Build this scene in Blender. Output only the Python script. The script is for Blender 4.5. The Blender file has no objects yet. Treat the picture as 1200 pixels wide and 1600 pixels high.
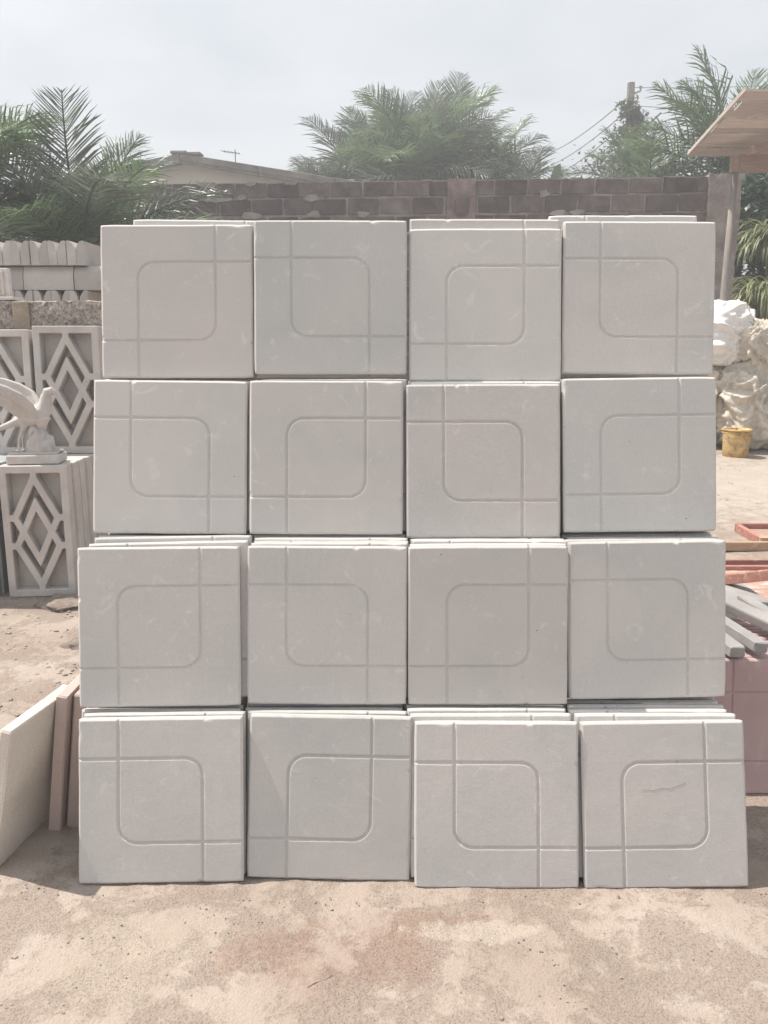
import bpy, bmesh, math, random
from math import sin, cos, pi, radians, sqrt, atan2
from mathutils import Vector, Matrix, noise as mnoise

scene = bpy.context.scene
col = scene.collection

# ------------------------------------------------------------------ camera
cam_d = bpy.data.cameras.new('camera')
cam = bpy.data.objects.new('camera', cam_d)
col.objects.link(cam)
cam_d.sensor_fit = 'VERTICAL'
cam_d.sensor_height = 36.0
cam_d.lens = 36.0 * 1250 / 1600
cam_d.clip_start = 0.05
cam_d.clip_end = 3000
cam.location = (0, 0, 1.62)
cam.rotation_euler = (radians(90 - 12.1), 0, 0)
scene.camera = cam

# ------------------------------------------------------------------ world, sun, exposure
SUN = Vector((-0.50, 0.180, 1.0)).normalized()
world = bpy.data.worlds.new('World')
scene.world = world
world.use_nodes = True
nt = world.node_tree
nt.nodes.clear()
wo = nt.nodes.new('ShaderNodeOutputWorld')
sky = nt.nodes.new('ShaderNodeTexSky')
sky.sky_type = 'NISHITA'
sky.sun_disc = False
sky.sun_elevation = math.asin(SUN.z)
sky.sun_rotation = atan2(SUN.x, SUN.y)
sky.air_density = 1.0
sky.dust_density = 4.0
sky.ozone_density = 1.0
bg1 = nt.nodes.new('ShaderNodeBackground')
bg1.inputs['Strength'].default_value = 0.10
nt.links.new(sky.outputs[0], bg1.inputs['Color'])
tc = nt.nodes.new('ShaderNodeTexCoord')
mp = nt.nodes.new('ShaderNodeMapping')
mp.inputs['Scale'].default_value = (1.0, 1.0, 3.2)
nt.links.new(tc.outputs['Generated'], mp.inputs['Vector'])
n1 = nt.nodes.new('ShaderNodeTexNoise')
n1.inputs['Scale'].default_value = 2.4
n1.inputs['Detail'].default_value = 6
n1.inputs['Roughness'].default_value = 0.55
n1.inputs['Distortion'].default_value = 0.4
nt.links.new(mp.outputs[0], n1.inputs['Vector'])
cr = nt.nodes.new('ShaderNodeValToRGB')
cr.color_ramp.elements[0].position = 0.30
cr.color_ramp.elements[0].color = (0.545, 0.575, 0.602, 1)
cr.color_ramp.elements[1].position = 0.72
cr.color_ramp.elements[1].color = (0.72, 0.735, 0.745, 1)
nt.links.new(n1.outputs['Fac'], cr.inputs['Fac'])
bg2 = nt.nodes.new('ShaderNodeBackground')
bg2.inputs['Strength'].default_value = 1.0
nt.links.new(cr.outputs['Color'], bg2.inputs['Color'])
mxs = nt.nodes.new('ShaderNodeMixShader')
mxs.inputs[0].default_value = 0.78          # thin bright cloud over almost all of the sky
nt.links.new(bg1.outputs[0], mxs.inputs[1])
nt.links.new(bg2.outputs[0], mxs.inputs[2])
nt.links.new(mxs.outputs[0], wo.inputs['Surface'])

sun_d = bpy.data.lights.new('sun', 'SUN')
sun_d.energy = 4.6
sun_d.angle = radians(0.6)
sun_d.color = (1.0, 0.925, 0.84)
sun_o = bpy.data.objects.new('sun', sun_d)
col.objects.link(sun_o)
sun_o.rotation_euler = (-SUN).to_track_quat('-Z', 'Y').to_euler()

scene.view_settings.view_transform = 'Standard'
scene.view_settings.look = 'None'
scene.view_settings.exposure = 0.50
scene.view_settings.gamma = 1.0
scene.view_settings.use_curve_mapping = False

scene.cycles.max_bounces = 6
scene.cycles.diffuse_bounces = 3
scene.cycles.glossy_bounces = 2
scene.cycles.transmission_bounces = 3
scene.cycles.volume_bounces = 0

# ------------------------------------------------------------------ helpers
def tag(o, label=None, cat=None, group=None, kind=None):
    if label: o['label'] = label
    if cat: o['category'] = cat
    if group: o['group'] = group
    o['kind'] = kind or 'thing'
    return o

def empty(name, loc=(0, 0, 0), rz=0.0):
    o = bpy.data.objects.new(name, None)
    o.empty_display_size = 0.1
    col.objects.link(o)
    o.location = loc
    o.rotation_euler = (0, 0, rz)
    return o

def link(name, me, parent=None, M=None):
    o = bpy.data.objects.new(name, me)
    col.objects.link(o)
    if parent is not None: o.parent = parent
    if M is not None: o.matrix_local = M
    return o

def mesh(name, v, f, mat, smooth=False):
    me = bpy.data.meshes.new(name)
    me.from_pydata([tuple(p) for p in v], [], f)
    if mat is not None: me.materials.append(mat)
    if smooth:
        me.polygons.foreach_set('use_smooth', [True] * len(me.polygons))
    me.update()
    return me

def fbm(x, y, z, o=4):
    return mnoise.fractal(Vector((x, y, z)), 1.0, 2.0, o)

class MB:
    def __init__(s):
        s.v = []; s.f = []
    def add(s, v, f, M=None):
        n = len(s.v)
        s.v += [(M @ Vector(p)) if M is not None else Vector(p) for p in v]
        s.f += [tuple(i + n for i in q) for q in f]
    def box(s, c, d, M=None, bev=0.0, jit=0.0, rnd=random):
        x, y, z = d[0] / 2, d[1] / 2, d[2] / 2
        b = min(bev, x * .9, y * .9, z * .9)
        if b <= 0:
            vs = [(i * x, j * y, k * z) for i in (-1, 1) for j in (-1, 1) for k in (-1, 1)]
            fs = [(0, 1, 3, 2), (4, 6, 7, 5), (0, 4, 5, 1), (2, 3, 7, 6), (0, 2, 6, 4), (1, 5, 7, 3)]
        else:                                   # chamfered box: 24 verts
            vs = []; idx = {}
            for i in (-1, 1):
                for j in (-1, 1):
                    for k in (-1, 1):
                        idx[i, j, k, 0] = len(vs); vs.append((i * x, j * (y - b), k * (z - b)))
                        idx[i, j, k, 1] = len(vs); vs.append((i * (x - b), j * y, k * (z - b)))
                        idx[i, j, k, 2] = len(vs); vs.append((i * (x - b), j * (y - b), k * z))
            fs = []
            for sgn in (-1, 1):
                a = [idx[sgn, -1, -1, 0], idx[sgn, 1, -1, 0], idx[sgn, 1, 1, 0], idx[sgn, -1, 1, 0]]
                fs.append(tuple(a if sgn > 0 else a[::-1]))
                a = [idx[-1, sgn, -1, 1], idx[1, sgn, -1, 1], idx[1, sgn, 1, 1], idx[-1, sgn, 1, 1]]
                fs.append(tuple(a[::-1] if sgn > 0 else a))
                a = [idx[-1, -1, sgn, 2], idx[1, -1, sgn, 2], idx[1, 1, sgn, 2], idx[-1, 1, sgn, 2]]
                fs.append(tuple(a if sgn > 0 else a[::-1]))
                for t in (-1, 1):
                    a = [idx[sgn, t, -1, 0], idx[sgn, t, 1, 0], idx[sgn, t, 1, 1], idx[sgn, t, -1, 1]]
                    fs.append(tuple(a if sgn * t > 0 else a[::-1]))
                    a = [idx[sgn, -1, t, 0], idx[sgn, 1, t, 0], idx[sgn, 1, t, 2], idx[sgn, -1, t, 2]]
                    fs.append(tuple(a[::-1] if sgn * t > 0 else a))
                    a = [idx[-1, sgn, t, 1], idx[1, sgn, t, 1], idx[1, sgn, t, 2], idx[-1, sgn, t, 2]]
                    fs.append(tuple(a if sgn * t > 0 else a[::-1]))
                    for u in (-1, 1):
                        a = [idx[sgn, t, u, 0], idx[sgn, t, u, 1], idx[sgn, t, u, 2]]
                        fs.append(tuple(a if sgn * t * u > 0 else a[::-1]))
        T = Matrix.Translation(Vector(c))
        vs = [Vector((p[0] + rnd.uniform(-jit, jit), p[1] + rnd.uniform(-jit, jit), p[2] + rnd.uniform(-jit, jit))) for p in vs]
        s.add(vs, fs, (M @ T) if M is not None else T)
    def tube(s, pts, rad, n=8, caps=True):
        pts = [Vector(p) for p in pts]
        if not hasattr(rad, '__len__'): rad = [rad] * len(pts)
        rings = []; up = Vector((0.13, 0.31, 0.94)).normalized()
        for i, p in enumerate(pts):
            d = (pts[min(i + 1, len(pts) - 1)] - pts[max(i - 1, 0)]).normalized()
            a = d.cross(up)
            if a.length < 1e-3: a = d.cross(Vector((1, 0, 0)))
            a.normalize(); b = d.cross(a)
            r = rad[i]
            ra, rb = r if hasattr(r, '__len__') else (r, r)
            rings.append([p + a * (ra * cos(2 * pi * k / n)) + b * (rb * sin(2 * pi * k / n)) for k in range(n)])
        base = len(s.v)
        for r in rings: s.v += r
        for i in range(len(pts) - 1):
            for k in range(n):
                s.f.append((base + i * n + k, base + i * n + (k + 1) % n, base + (i + 1) * n + (k + 1) % n, base + (i + 1) * n + k))
        if caps:
            s.f.append(tuple(base + k for k in range(n))[::-1])
            s.f.append(tuple(base + (len(pts) - 1) * n + k for k in range(n)))
    def prism(s, poly, y0, y1, M=None):
        """polygon in x,z (counter-clockwise seen from -y) extruded from y0 to y1"""
        n = len(poly)
        vs = [(p[0], y0, p[1]) for p in poly] + [(p[0], y1, p[1]) for p in poly]
        fs = [tuple(range(n)), tuple(range(2 * n - 1, n - 1, -1))]
        for i in range(n):
            j = (i + 1) % n
            fs.append((j, i, n + i, n + j))
        s.add(vs, fs, M)
    def mesh(s, name, mat, smooth=False):
        return mesh(name, s.v, s.f, mat, smooth)
    def build(s, name, mat, parent=None, smooth=False, M=None):
        return link(name, s.mesh(name, mat, smooth), parent, M)

# ------------------------------------------------------------------ materials
class NT:
    def __init__(s, name):
        s.m = bpy.data.materials.new(name); s.m.use_nodes = True
        s.t = s.m.node_tree; s.t.nodes.clear()
        s.out = s.n('ShaderNodeOutputMaterial')
        s.b = s.n('ShaderNodeBsdfPrincipled')
        s.b.inputs['Specular IOR Level'].default_value = 0.25
        s.l(s.b.outputs[0], s.out.inputs['Surface'])
        s.tc = s.n('ShaderNodeTexCoord')
        s.oi = s.n('ShaderNodeObjectInfo')
    def n(s, k, **kw):
        nd = s.t.nodes.new(k)
        for a, b in kw.items(): setattr(nd, a, b)
        return nd
    def l(s, a, b): s.t.links.new(a, b)
    def coord(s, scale=(1, 1, 1), rand=True, kind='Object'):
        mp = s.n('ShaderNodeMapping'); mp.inputs['Scale'].default_value = scale
        s.l(s.tc.outputs[kind], mp.inputs['Vector'])
        if rand:
            mm = s.n('ShaderNodeMath', operation='MULTIPLY'); mm.inputs[1].default_value = 37.0
            s.l(s.oi.outputs['Random'], mm.inputs[0])
            s.l(mm.outputs[0], mp.inputs['Location'])
        return mp.outputs[0]
    def noise(s, vec, scale, detail=5, rough=0.55, dist=0.0):
        nd = s.n('ShaderNodeTexNoise')
        nd.inputs['Scale'].default_value = scale; nd.inputs['Detail'].default_value = detail
        nd.inputs['Roughness'].default_value = rough; nd.inputs['Distortion'].default_value = dist
        if vec is not None: s.l(vec, nd.inputs['Vector'])
        return nd.outputs['Fac']
    def ramp(s, fac, stops):
        nd = s.n('ShaderNodeValToRGB'); e = nd.color_ramp.elements
        while len(e) < len(stops): e.new(0.5)
        for q, (p, c) in zip(e, stops):
            q.position = p
            q.color = (c, c, c, 1) if not hasattr(c, '__len__') else (*c, 1)
        s.l(fac, nd.inputs['Fac'])
        return nd.outputs['Color']
    def mix(s, fac, a, b, mode='MIX'):
        nd = s.n('ShaderNodeMix', data_type='RGBA', blend_type=mode)
        for k, val in ((0, fac), (6, a), (7, b)):
            sock = nd.inputs[k]
            if hasattr(val, 'is_linked'): s.l(val, sock)
            elif hasattr(val, '__len__'): sock.default_value = (*val, 1)
            elif k == 0: sock.default_value = val
            else: sock.default_value = (val, val, val, 1)
        return nd.outputs[2]
    def bump(s, h, dist, strength=1.0, prev=None):
        nd = s.n('ShaderNodeBump'); nd.inputs['Distance'].default_value = dist
        nd.inputs['Strength'].default_value = strength
        s.l(h, nd.inputs['Height'])
        if prev is not None: s.l(prev, nd.inputs['Normal'])
        return nd.outputs[0]
    def done(s, color, rough=0.85, normal=None):
        if hasattr(color, 'is_linked'): s.l(color, s.b.inputs['Base Color'])
        else: s.b.inputs['Base Color'].default_value = (*color, 1)
        if hasattr(rough, 'is_linked'): s.l(rough, s.b.inputs['Roughness'])
        else: s.b.inputs['Roughness'].default_value = rough
        if normal is not None: s.l(normal, s.b.inputs['Normal'])
        return s.m

def mat_concrete(name, c0, c1, c2, blot=3.0, speck=0.12, bump=0.0006, grain=220, var=0.10, pin=0.0, scuff=0.35, hue=False):
    t = NT(name)
    v = t.coord()
    big = t.noise(v, blot, 4, 0.5, 0.6)
    c = t.ramp(big, [(0.32, c0), (0.50, c1), (0.70, c2)])
    pale = t.ramp(t.noise(v, blot * 4.3, 4, 0.65, 1.2), [(0.60, 0.0), (0.78, 1.0)])
    sc = t.n('ShaderNodeMath', operation='MULTIPLY'); sc.inputs[1].default_value = scuff
    t.l(pale, sc.inputs[0])
    c = t.mix(sc.outputs[0], c, tuple(min(1, q * 1.25) for q in c1))
    fine = t.noise(v, grain, 2, 0.6)
    c = t.mix(1.0, c, t.ramp(fine, [(0.3, 1 - speck), (0.7, 1 + 0 * speck)]), 'MULTIPLY')
    if pin:
        v2 = t.n('ShaderNodeTexVoronoi'); v2.inputs['Scale'].default_value = 13; t.l(v, v2.inputs['Vector'])
        dk = t.ramp(v2.outputs['Distance'], [(0.026, 1.0), (0.044, 0.0)])
        sel = t.ramp(v2.outputs['Color'], [(0.52, 0.0), (0.56, 1.0)])
        dk = t.mix(1.0, dk, sel, 'MULTIPLY')
        pk = t.n('ShaderNodeMath', operation='MULTIPLY'); pk.inputs[1].default_value = pin; t.l(dk, pk.inputs[0])
        c = t.mix(pk.outputs[0], c, (0.16, 0.145, 0.135))
        # dry streaks left by the steel mould
        st = t.ramp(t.noise(t.coord((2.0, 2.0, 9.0)), 3.0, 5, 0.7, 0.4), [(0.56, 0.0), (0.72, 1.0)])
        sm = t.n('ShaderNodeMath', operation='MULTIPLY'); sm.inputs[1].default_value = 0.30; t.l(st, sm.inputs[0])
        c = t.mix(sm.outputs[0], c, (0.66, 0.64, 0.62))
    rv = t.n('ShaderNodeMapRange'); rv.inputs['To Min'].default_value = 1 - var; rv.inputs['To Max'].default_value = 1.0
    t.l(t.oi.outputs['Random'], rv.inputs['Value'])
    c = t.mix(1.0, c, rv.outputs[0], 'MULTIPLY')
    if hue:
        hr = t.n('ShaderNodeMath', operation='MULTIPLY'); hr.inputs[1].default_value = 7.31; t.l(t.oi.outputs['Random'], hr.inputs[0])
        hf = t.n('ShaderNodeMath', operation='FRACT'); t.l(hr.outputs[0], hf.inputs[0])
        c = t.mix(1.0, c, t.ramp(hf.outputs[0], [(0.0, (0.975, 0.99, 0.98)), (0.5, (1.0, 0.987, 0.983)), (1.0, (1.0, 0.98, 0.975))]), 'MULTIPLY')
    vo = t.n('ShaderNodeTexVoronoi'); vo.inputs['Scale'].default_value = grain * .28; t.l(v, vo.inputs['Vector'])
    pit = t.ramp(vo.outputs['Distance'], [(0.05, 0.0), (0.13, 1.0)])
    hs = t.n('ShaderNodeMath', operation='MULTIPLY_ADD'); hs.inputs[1].default_value = 1.2
    t.l(pit, hs.inputs[0]); t.l(fine, hs.inputs[2])
    h2 = t.n('ShaderNodeMath', operation='MULTIPLY_ADD'); h2.inputs[1].default_value = 3.0
    t.l(t.noise(v, 14, 2), h2.inputs[0]); t.l(hs.outputs[0], h2.inputs[2])
    nrm = t.bump(h2.outputs[0], bump, 0.8)
    return t.done(c, 0.88, nrm)

M = {}
M['slab'] = mat_concrete('grey_concrete', (0.575, 0.572, 0.555), (0.612, 0.597, 0.578), (0.650, 0.620, 0.600), speck=.10, bump=.0005, pin=.75, scuff=1.0, var=.12, hue=True)
M['pink'] = mat_concrete('pink_concrete', (0.50, 0.355, 0.35), (0.54, 0.39, 0.38), (0.58, 0.43, 0.415), pin=.4, scuff=.7)
M['pink_pale'] = mat_concrete('pale_pink_concrete', (0.50, 0.40, 0.37), (0.55, 0.44, 0.40), (0.58, 0.48, 0.44))
M['cream'] = mat_concrete('cream_concrete', (0.64, 0.58, 0.515), (0.72, 0.66, 0.59), (0.77, 0.71, 0.64), speck=.2)
M['breeze'] = mat_concrete('pale_cast_concrete', (0.58, 0.535, 0.505), (0.65, 0.605, 0.57), (0.71, 0.665, 0.625), blot=6, speck=.18, bump=.001)
M['kerb'] = mat_concrete('kerb_concrete', (0.56, 0.51, 0.475), (0.63, 0.58, 0.54), (0.69, 0.645, 0.605), blot=5, speck=.2, bump=.001, var=.25)
M['bar'] = mat_concrete('bar_concrete', (0.33, 0.32, 0.32), (0.37, 0.36, 0.35), (0.42, 0.40, 0.39), blot=6, speck=.22, bump=.001, var=.2)
M['bluegrey'] = mat_concrete('blue_grey_concrete', (0.38, 0.42, 0.44), (0.43, 0.46, 0.47), (0.50, 0.51, 0.50), blot=7, speck=.2, bump=.001)
M['statue'] = mat_concrete('statue_plaster', (0.51, 0.475, 0.45), (0.57, 0.535, 0.51), (0.63, 0.59, 0.565), blot=9, speck=.1, bump=.0008, grain=160)
M['rough'] = mat_concrete('rough_wall_concrete', (0.24, 0.205, 0.18), (0.47, 0.415, 0.375), (0.64, 0.58, 0.53), blot=38, speck=.5, bump=.004, grain=70)
M['patch'] = mat_concrete('wall_patch_mortar', (0.33, 0.27, 0.21), (0.38, 0.32, 0.25), (0.43, 0.37, 0.30), blot=8, speck=.25, bump=.002, grain=90)
M['mortar'] = mat_concrete('wall_mortar', (0.25, 0.215, 0.205), (0.36, 0.315, 0.30), (0.47, 0.42, 0.40), blot=3.5, speck=.3, bump=.004, grain=60)
M['block'] = mat_concrete('brown_block', (0.15, 0.12, 0.118), (0.215, 0.175, 0.17), (0.29, 0.245, 0.235), blot=4, speck=.35, bump=.004, grain=60, var=.48, scuff=.8)
M['pier'] = mat_concrete('pier_mortar', (0.20, 0.15, 0.14), (0.29, 0.225, 0.21), (0.37, 0.30, 0.275), blot=4.5, speck=.35, bump=.006, grain=50)
M['housewall'] = mat_concrete('cream_paint', (0.52, 0.49, 0.43), (0.57, 0.54, 0.48), (0.60, 0.57, 0.51), blot=.7, speck=.05, bump=.002, grain=20)
M['fascia'] = mat_concrete('weathered_fascia', (0.16, 0.15, 0.145), (0.22, 0.205, 0.20), (0.29, 0.275, 0.265), blot=2.5, speck=.3, bump=.004, grain=30)
M['pebble'] = mat_concrete('pebble_stone', (0.31, 0.26, 0.22), (0.41, 0.355, 0.30), (0.50, 0.44, 0.38), blot=14, speck=.25, bump=.001)

def mat_wood(name, c0, c1, scale=(1.5, 14, 14), rough=0.8, worn=None, wornamt=0.5):
    t = NT(name)
    v = t.coord(scale)
    g = t.noise(v, 3.0, 6, 0.6, 1.0)
    c = t.ramp(g, [(0.35, c0), (0.65, c1)])
    if worn:
        w = t.ramp(t.noise(t.coord((3, 9, 9)), 2.5, 6, 0.7, .5), [(wornamt, 0.0), (wornamt + .06, 1.0)])
        c = t.mix(w, c, worn)
    rv = t.n('ShaderNodeMapRange'); rv.inputs['To Min'].default_value = .75; rv.inputs['To Max'].default_value = 1.1
    t.l(t.oi.outputs['Random'], rv.inputs['Value'])
    c = t.mix(1.0, c, rv.outputs[0], 'MULTIPLY')
    return t.done(c, rough, t.bump(g, 0.004, 0.7))
M['plank'] = mat_wood('roof_plank', (0.50, 0.42, 0.385), (0.66, 0.575, 0.535))
M['beam'] = mat_wood('timber_beam', (0.33, 0.235, 0.20), (0.43, 0.32, 0.275))
M['post'] = mat_wood('grey_post', (0.24, 0.215, 0.195), (0.34, 0.31, 0.285), scale=(12, 12, 1.2))
M['upole'] = mat_wood('utility_pole_wood', (0.19, 0.17, 0.15), (0.28, 0.25, 0.22), scale=(6, 6, .8))
M['redwood'] = mat_wood('red_painted_timber', (0.34, 0.155, 0.13), (0.42, 0.21, 0.175), worn=(0.47, 0.33, 0.26), wornamt=.56)
M['redplank'] = mat_wood('worn_red_board', (0.40, 0.245, 0.20), (0.47, 0.315, 0.26), worn=(0.60, 0.50, 0.42), wornamt=.55)
M['orangewood'] = mat_wood('orange_timber', (0.42, 0.275, 0.18), (0.50, 0.355, 0.245), worn=(0.58, 0.47, 0.36), wornamt=.6)
M['trunk'] = mat_wood('palm_trunk', (0.10, 0.075, 0.055), (0.19, 0.15, 0.115), scale=(5, 5, 9))
M['twig'] = mat_wood('twig', (0.16, 0.12, 0.09), (0.25, 0.19, 0.15), scale=(20, 20, 20))

def mat_leaf(name, c0, c1, trans=0.3, rough=0.42):
    t = NT(name)
    v = t.coord()
    g = t.noise(v, 2.2, 4, 0.6)
    c = t.ramp(g, [(0.35, c0), (0.65, c1)])
    rv = t.n('ShaderNodeMapRange'); rv.inputs['To Min'].default_value = .72; rv.inputs['To Max'].default_value = 1.15
    t.l(t.oi.outputs['Random'], rv.inputs['Value'])
    c = t.mix(1.0, c, rv.outputs[0], 'MULTIPLY')
    t.done(c, rough)
    t.b.inputs['Specular IOR Level'].default_value = 0.5
    tr = t.n('ShaderNodeBsdfTranslucent'); t.l(c, tr.inputs['Color'])
    mx = t.n('ShaderNodeMixShader'); mx.inputs[0].default_value = trans
    t.l(t.b.outputs[0], mx.inputs[1]); t.l(tr.outputs[0], mx.inputs[2])
    t.l(mx.outputs[0], t.out.inputs['Surface'])
    return t.m
M['palm_a'] = mat_leaf('palm_leaf_dark', (0.11, 0.135, 0.112), (0.20, 0.228, 0.19), .32, .34)
M['palm_b'] = mat_leaf('palm_leaf_mid', (0.115, 0.175, 0.09), (0.215, 0.295, 0.16), .35, .36)
M['palm_dry'] = mat_leaf('palm_leaf_dry', (0.21, 0.18, 0.145), (0.31, 0.27, 0.22), .2, .6)
M['vine'] = mat_leaf('vine_leaf', (0.11, 0.145, 0.085), (0.18, 0.215, 0.13))
M['bush'] = mat_leaf('bush_leaf', (0.055, 0.095, 0.065), (0.105, 0.16, 0.10))
M['cane'] = mat_leaf('cane_leaf', (0.27, 0.30, 0.14), (0.40, 0.43, 0.23), .4)

def mat_ground():
    t = NT('dusty_sand')
    v = t.coord(rand=False)
    a = t.noise(v, 1.7, 6, 0.62, 0.6)
    c = t.ramp(a, [(0.32, (0.335, 0.272, 0.228)), (0.46, (0.385, 0.320, 0.272)), (0.60, (0.425, 0.360, 0.310)), (0.74, (0.46, 0.40, 0.35))])
    # granular worn areas between smooth pale crust
    b = t.noise(v, 4.2, 9, 0.74, 0.25)
    gran = t.ramp(b, [(0.478, 0.0), (0.538, 1.0)])
    sc = t.n('ShaderNodeMath', operation='MULTIPLY'); sc.inputs[1].default_value = 0.60; t.l(gran, sc.inputs[0])
    c = t.mix(sc.outputs[0], c, (0.288, 0.226, 0.190))
    # reddish-brown spilled dust in front of the stack
    ns = t.noise(v, 8.0, 8, 0.74, 0.2)
    brk = t.ramp(b, [(0.40, 0.25), (0.50, 1.0)])
    def blob(cx, cy, rx, ry, colr, amt, lo=.42, hi=.62):
        nonlocal c
        mp = t.n('ShaderNodeMapping'); mp.vector_type = 'POINT'
        mp.inputs['Location'].default_value = (-cx / rx, -cy / ry, 0)
        mp.inputs['Scale'].default_value = (1 / rx, 1 / ry, 0)
        t.l(t.tc.outputs['Object'], mp.inputs['Vector'])
        ln = t.n('ShaderNodeVectorMath', operation='LENGTH'); t.l(mp.outputs[0], ln.inputs[0])
        m1 = t.n('ShaderNodeMath', operation='MULTIPLY_ADD'); m1.inputs[1].default_value = -0.42
        t.l(ln.outputs['Value'], m1.inputs[0]); 
        m2 = t.n('ShaderNodeMath', operation='ADD'); m2.inputs[1].default_value = 0.28
        t.l(ns, m2.inputs[0]); t.l(m2.outputs[0], m1.inputs[2])
        k = t.ramp(m1.outputs[0], [(lo, 0.0), (hi, 1.0)])
        sc = t.n('ShaderNodeMath', operation='MULTIPLY'); sc.inputs[1].default_value = amt; t.l(t.mix(1.0, k, brk, 'MULTIPLY') if amt < .75 else k, sc.inputs[0])
        c = t.mix(sc.outputs[0], c, colr)
    blob(-0.16, 1.84, 0.46, 0.15, (0.300, 0.215, 0.175), .74, .46, .56)
    blob(0.05, 1.97, 0.42, 0.08, (0.310, 0.225, 0.182), .74, .46, .56)
    blob(0.45, 1.80, 0.40, 0.16, (0.305, 0.25, 0.208), .7, .46, .56)
    blob(0.27, 1.94, 0.24, 0.06, (0.45, 0.39, 0.33), .85, .46, .54)
    blob(-0.70, 1.85, 0.35, 0.25, (0.43, 0.37, 0.305), .65, .44, .56)
    blob(4.0, 8.5, 4.5, 2.5, (0.47, 0.42, 0.36), .9)
    f = t.noise(v, 160, 3, 0.7)
    sp = t.ramp(f, [(0.36, 0.66), (0.52, 1.0)])  # fine dark grit, with tiny shadows between grains painted into the colour
    sp = t.mix(t.ramp(b, [(0.42, 0.25), (0.55, 1.0)]), 1.0, sp)
    c = t.mix(1.0, c, sp, 'MULTIPLY')
    vo = t.n('ShaderNodeTexVoronoi'); vo.inputs['Scale'].default_value = 95; t.l(v, vo.inputs['Vector'])
    gr = t.ramp(vo.outputs['Distance'], [(0.0, 1.0), (0.35, 0.0)])
    gr = t.mix(1.0, gr, t.ramp(b, [(0.42, 0.1), (0.55, 1.0)]), 'MULTIPLY')
    a1 = t.n('ShaderNodeMath', operation='MULTIPLY_ADD'); a1.inputs[1].default_value = 2.2
    t.l(t.noise(v, 30, 5, .75), a1.inputs[0]); t.l(f, a1.inputs[2])
    a2 = t.n('ShaderNodeMath', operation='MULTIPLY_ADD'); a2.inputs[1].default_value = 0.45
    t.l(gr, a2.inputs[0]); t.l(a1.outputs[0], a2.inputs[2])
    a3 = t.n('ShaderNodeMath', operation='MULTIPLY_ADD'); a3.inputs[1].default_value = -0.35
    t.l(gran, a3.inputs[0]); t.l(a2.outputs[0], a3.inputs[2])
    n = t.bump(a3.outputs[0], 0.0045, 0.9)
    return t.done(c, 0.95, n)
M['ground'] = mat_ground()

def mat_sack(name, c0, c1):
    t = NT(name)
    v = t.coord()
    c = t.ramp(t.noise(v, 4, 6, .65, .8), [(0.36, c0), (0.62, c1)])
    w1 = t.n('ShaderNodeTexWave'); w1.inputs['Scale'].default_value = 60; t.l(v, w1.inputs['Vector'])
    n = t.bump(t.noise(v, 7, 4, .6, 1.5), 0.012, 0.6)
    n = t.bump(w1.outputs['Fac'], 0.001, 0.5, n)
    return t.done(c, 0.7, n)
M['sack'] = mat_sack('woven_sack', (0.43, 0.38, 0.31), (0.68, 0.63, 0.55))
M['tarp'] = mat_sack('white_tarp', (0.74, 0.72, 0.69), (0.80, 0.78, 0.76))

def mat_bucket():
    t = NT('stained_yellow_plastic')
    v = t.coord()
    c = t.ramp(t.noise(v, 7, 6, .7, 1.0), [(0.38, (0.33, 0.20, 0.09)), (0.50, (0.55, 0.37, 0.13)), (0.64, (0.62, 0.50, 0.33))])
    return t.done(c, 0.55)
M['bucket'] = mat_bucket()
def plain(name, c, r=.6, metal=0.0):
    t = NT(name); t.b.inputs['Metallic'].default_value = metal
    g = t.ramp(t.noise(t.coord(), 12, 4), [(0.3, tuple(q * .8 for q in c)), (0.7, c)])
    return t.done(g, r)
M['crackm'] = plain('crack_dirt', (0.40, 0.37, 0.35), .9)
M['wire'] = plain('dark_wire', (0.12, 0.12, 0.125), .6)
M['steel'] = plain('dull_steel', (0.38, 0.37, 0.36), .5, .7)
M['roofsheet'] = plain('weathered_roof_sheet', (0.30, 0.285, 0.275), .7)

# ------------------------------------------------------------------ ground
def gz0(x, y):
    return 0.025 * (min(y, 14.0) - 2.8) if y > 2.8 else 0.0

def build_ground():
    def axis(a, b, step, grow, end):
        L = []; p = a
        while p < b: L.append(p); p += step
        s = step
        while p < end: L.append(p); s = min(s * grow, 60); p += s
        return L + [end]
    xs = axis(0, 1.5, .018, 1.12, 420)
    xs = [-q for q in xs[:0:-1]] + xs
    ys = [-40, -15, -6, -2, -.5, .2, .6, .9, 1.1, 1.25] + axis(1.35, 3.4, .018, 1.035, 440)
    v = []; f = []
    for y in ys:
        for x in xs:
            z = gz0(x, y)
            amp = 1.0
            if y < 30 and abs(x) < 30:
                z += 0.016 * fbm(x * 1.3, y * 1.3, 3.1, 3)
                if y < 8:
                    z += 0.0045 * fbm(x * 13, y * 13, 1.7, 5)
                    r = fbm(x * 4, y * 4, 8.2, 4)
                    z += 0.012 * max(0.0, r - 0.12)
                if -1.05 < x < 1.3 and 2.05 < y < 3.1:
                    z = z * .2 + (-.0025 - .004 * x if y < 2.3 else 0) + (.008 * max(0, fbm(x * 11, y * 11, 4.4, 3)) if y < 2.22 else 0)
            v.append((x, y, z))
    n = len(xs)
    for j in range(len(ys) - 1):
        for i in range(n - 1):
            f.append((j * n + i, j * n + i + 1, (j + 1) * n + i + 1, (j + 1) * n + i))
    tag(link('ground', mesh('ground', v, f, M['ground'], True)), 'dusty pale sandy yard ground with reddish brown patches', kind='structure')
build_ground()

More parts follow.
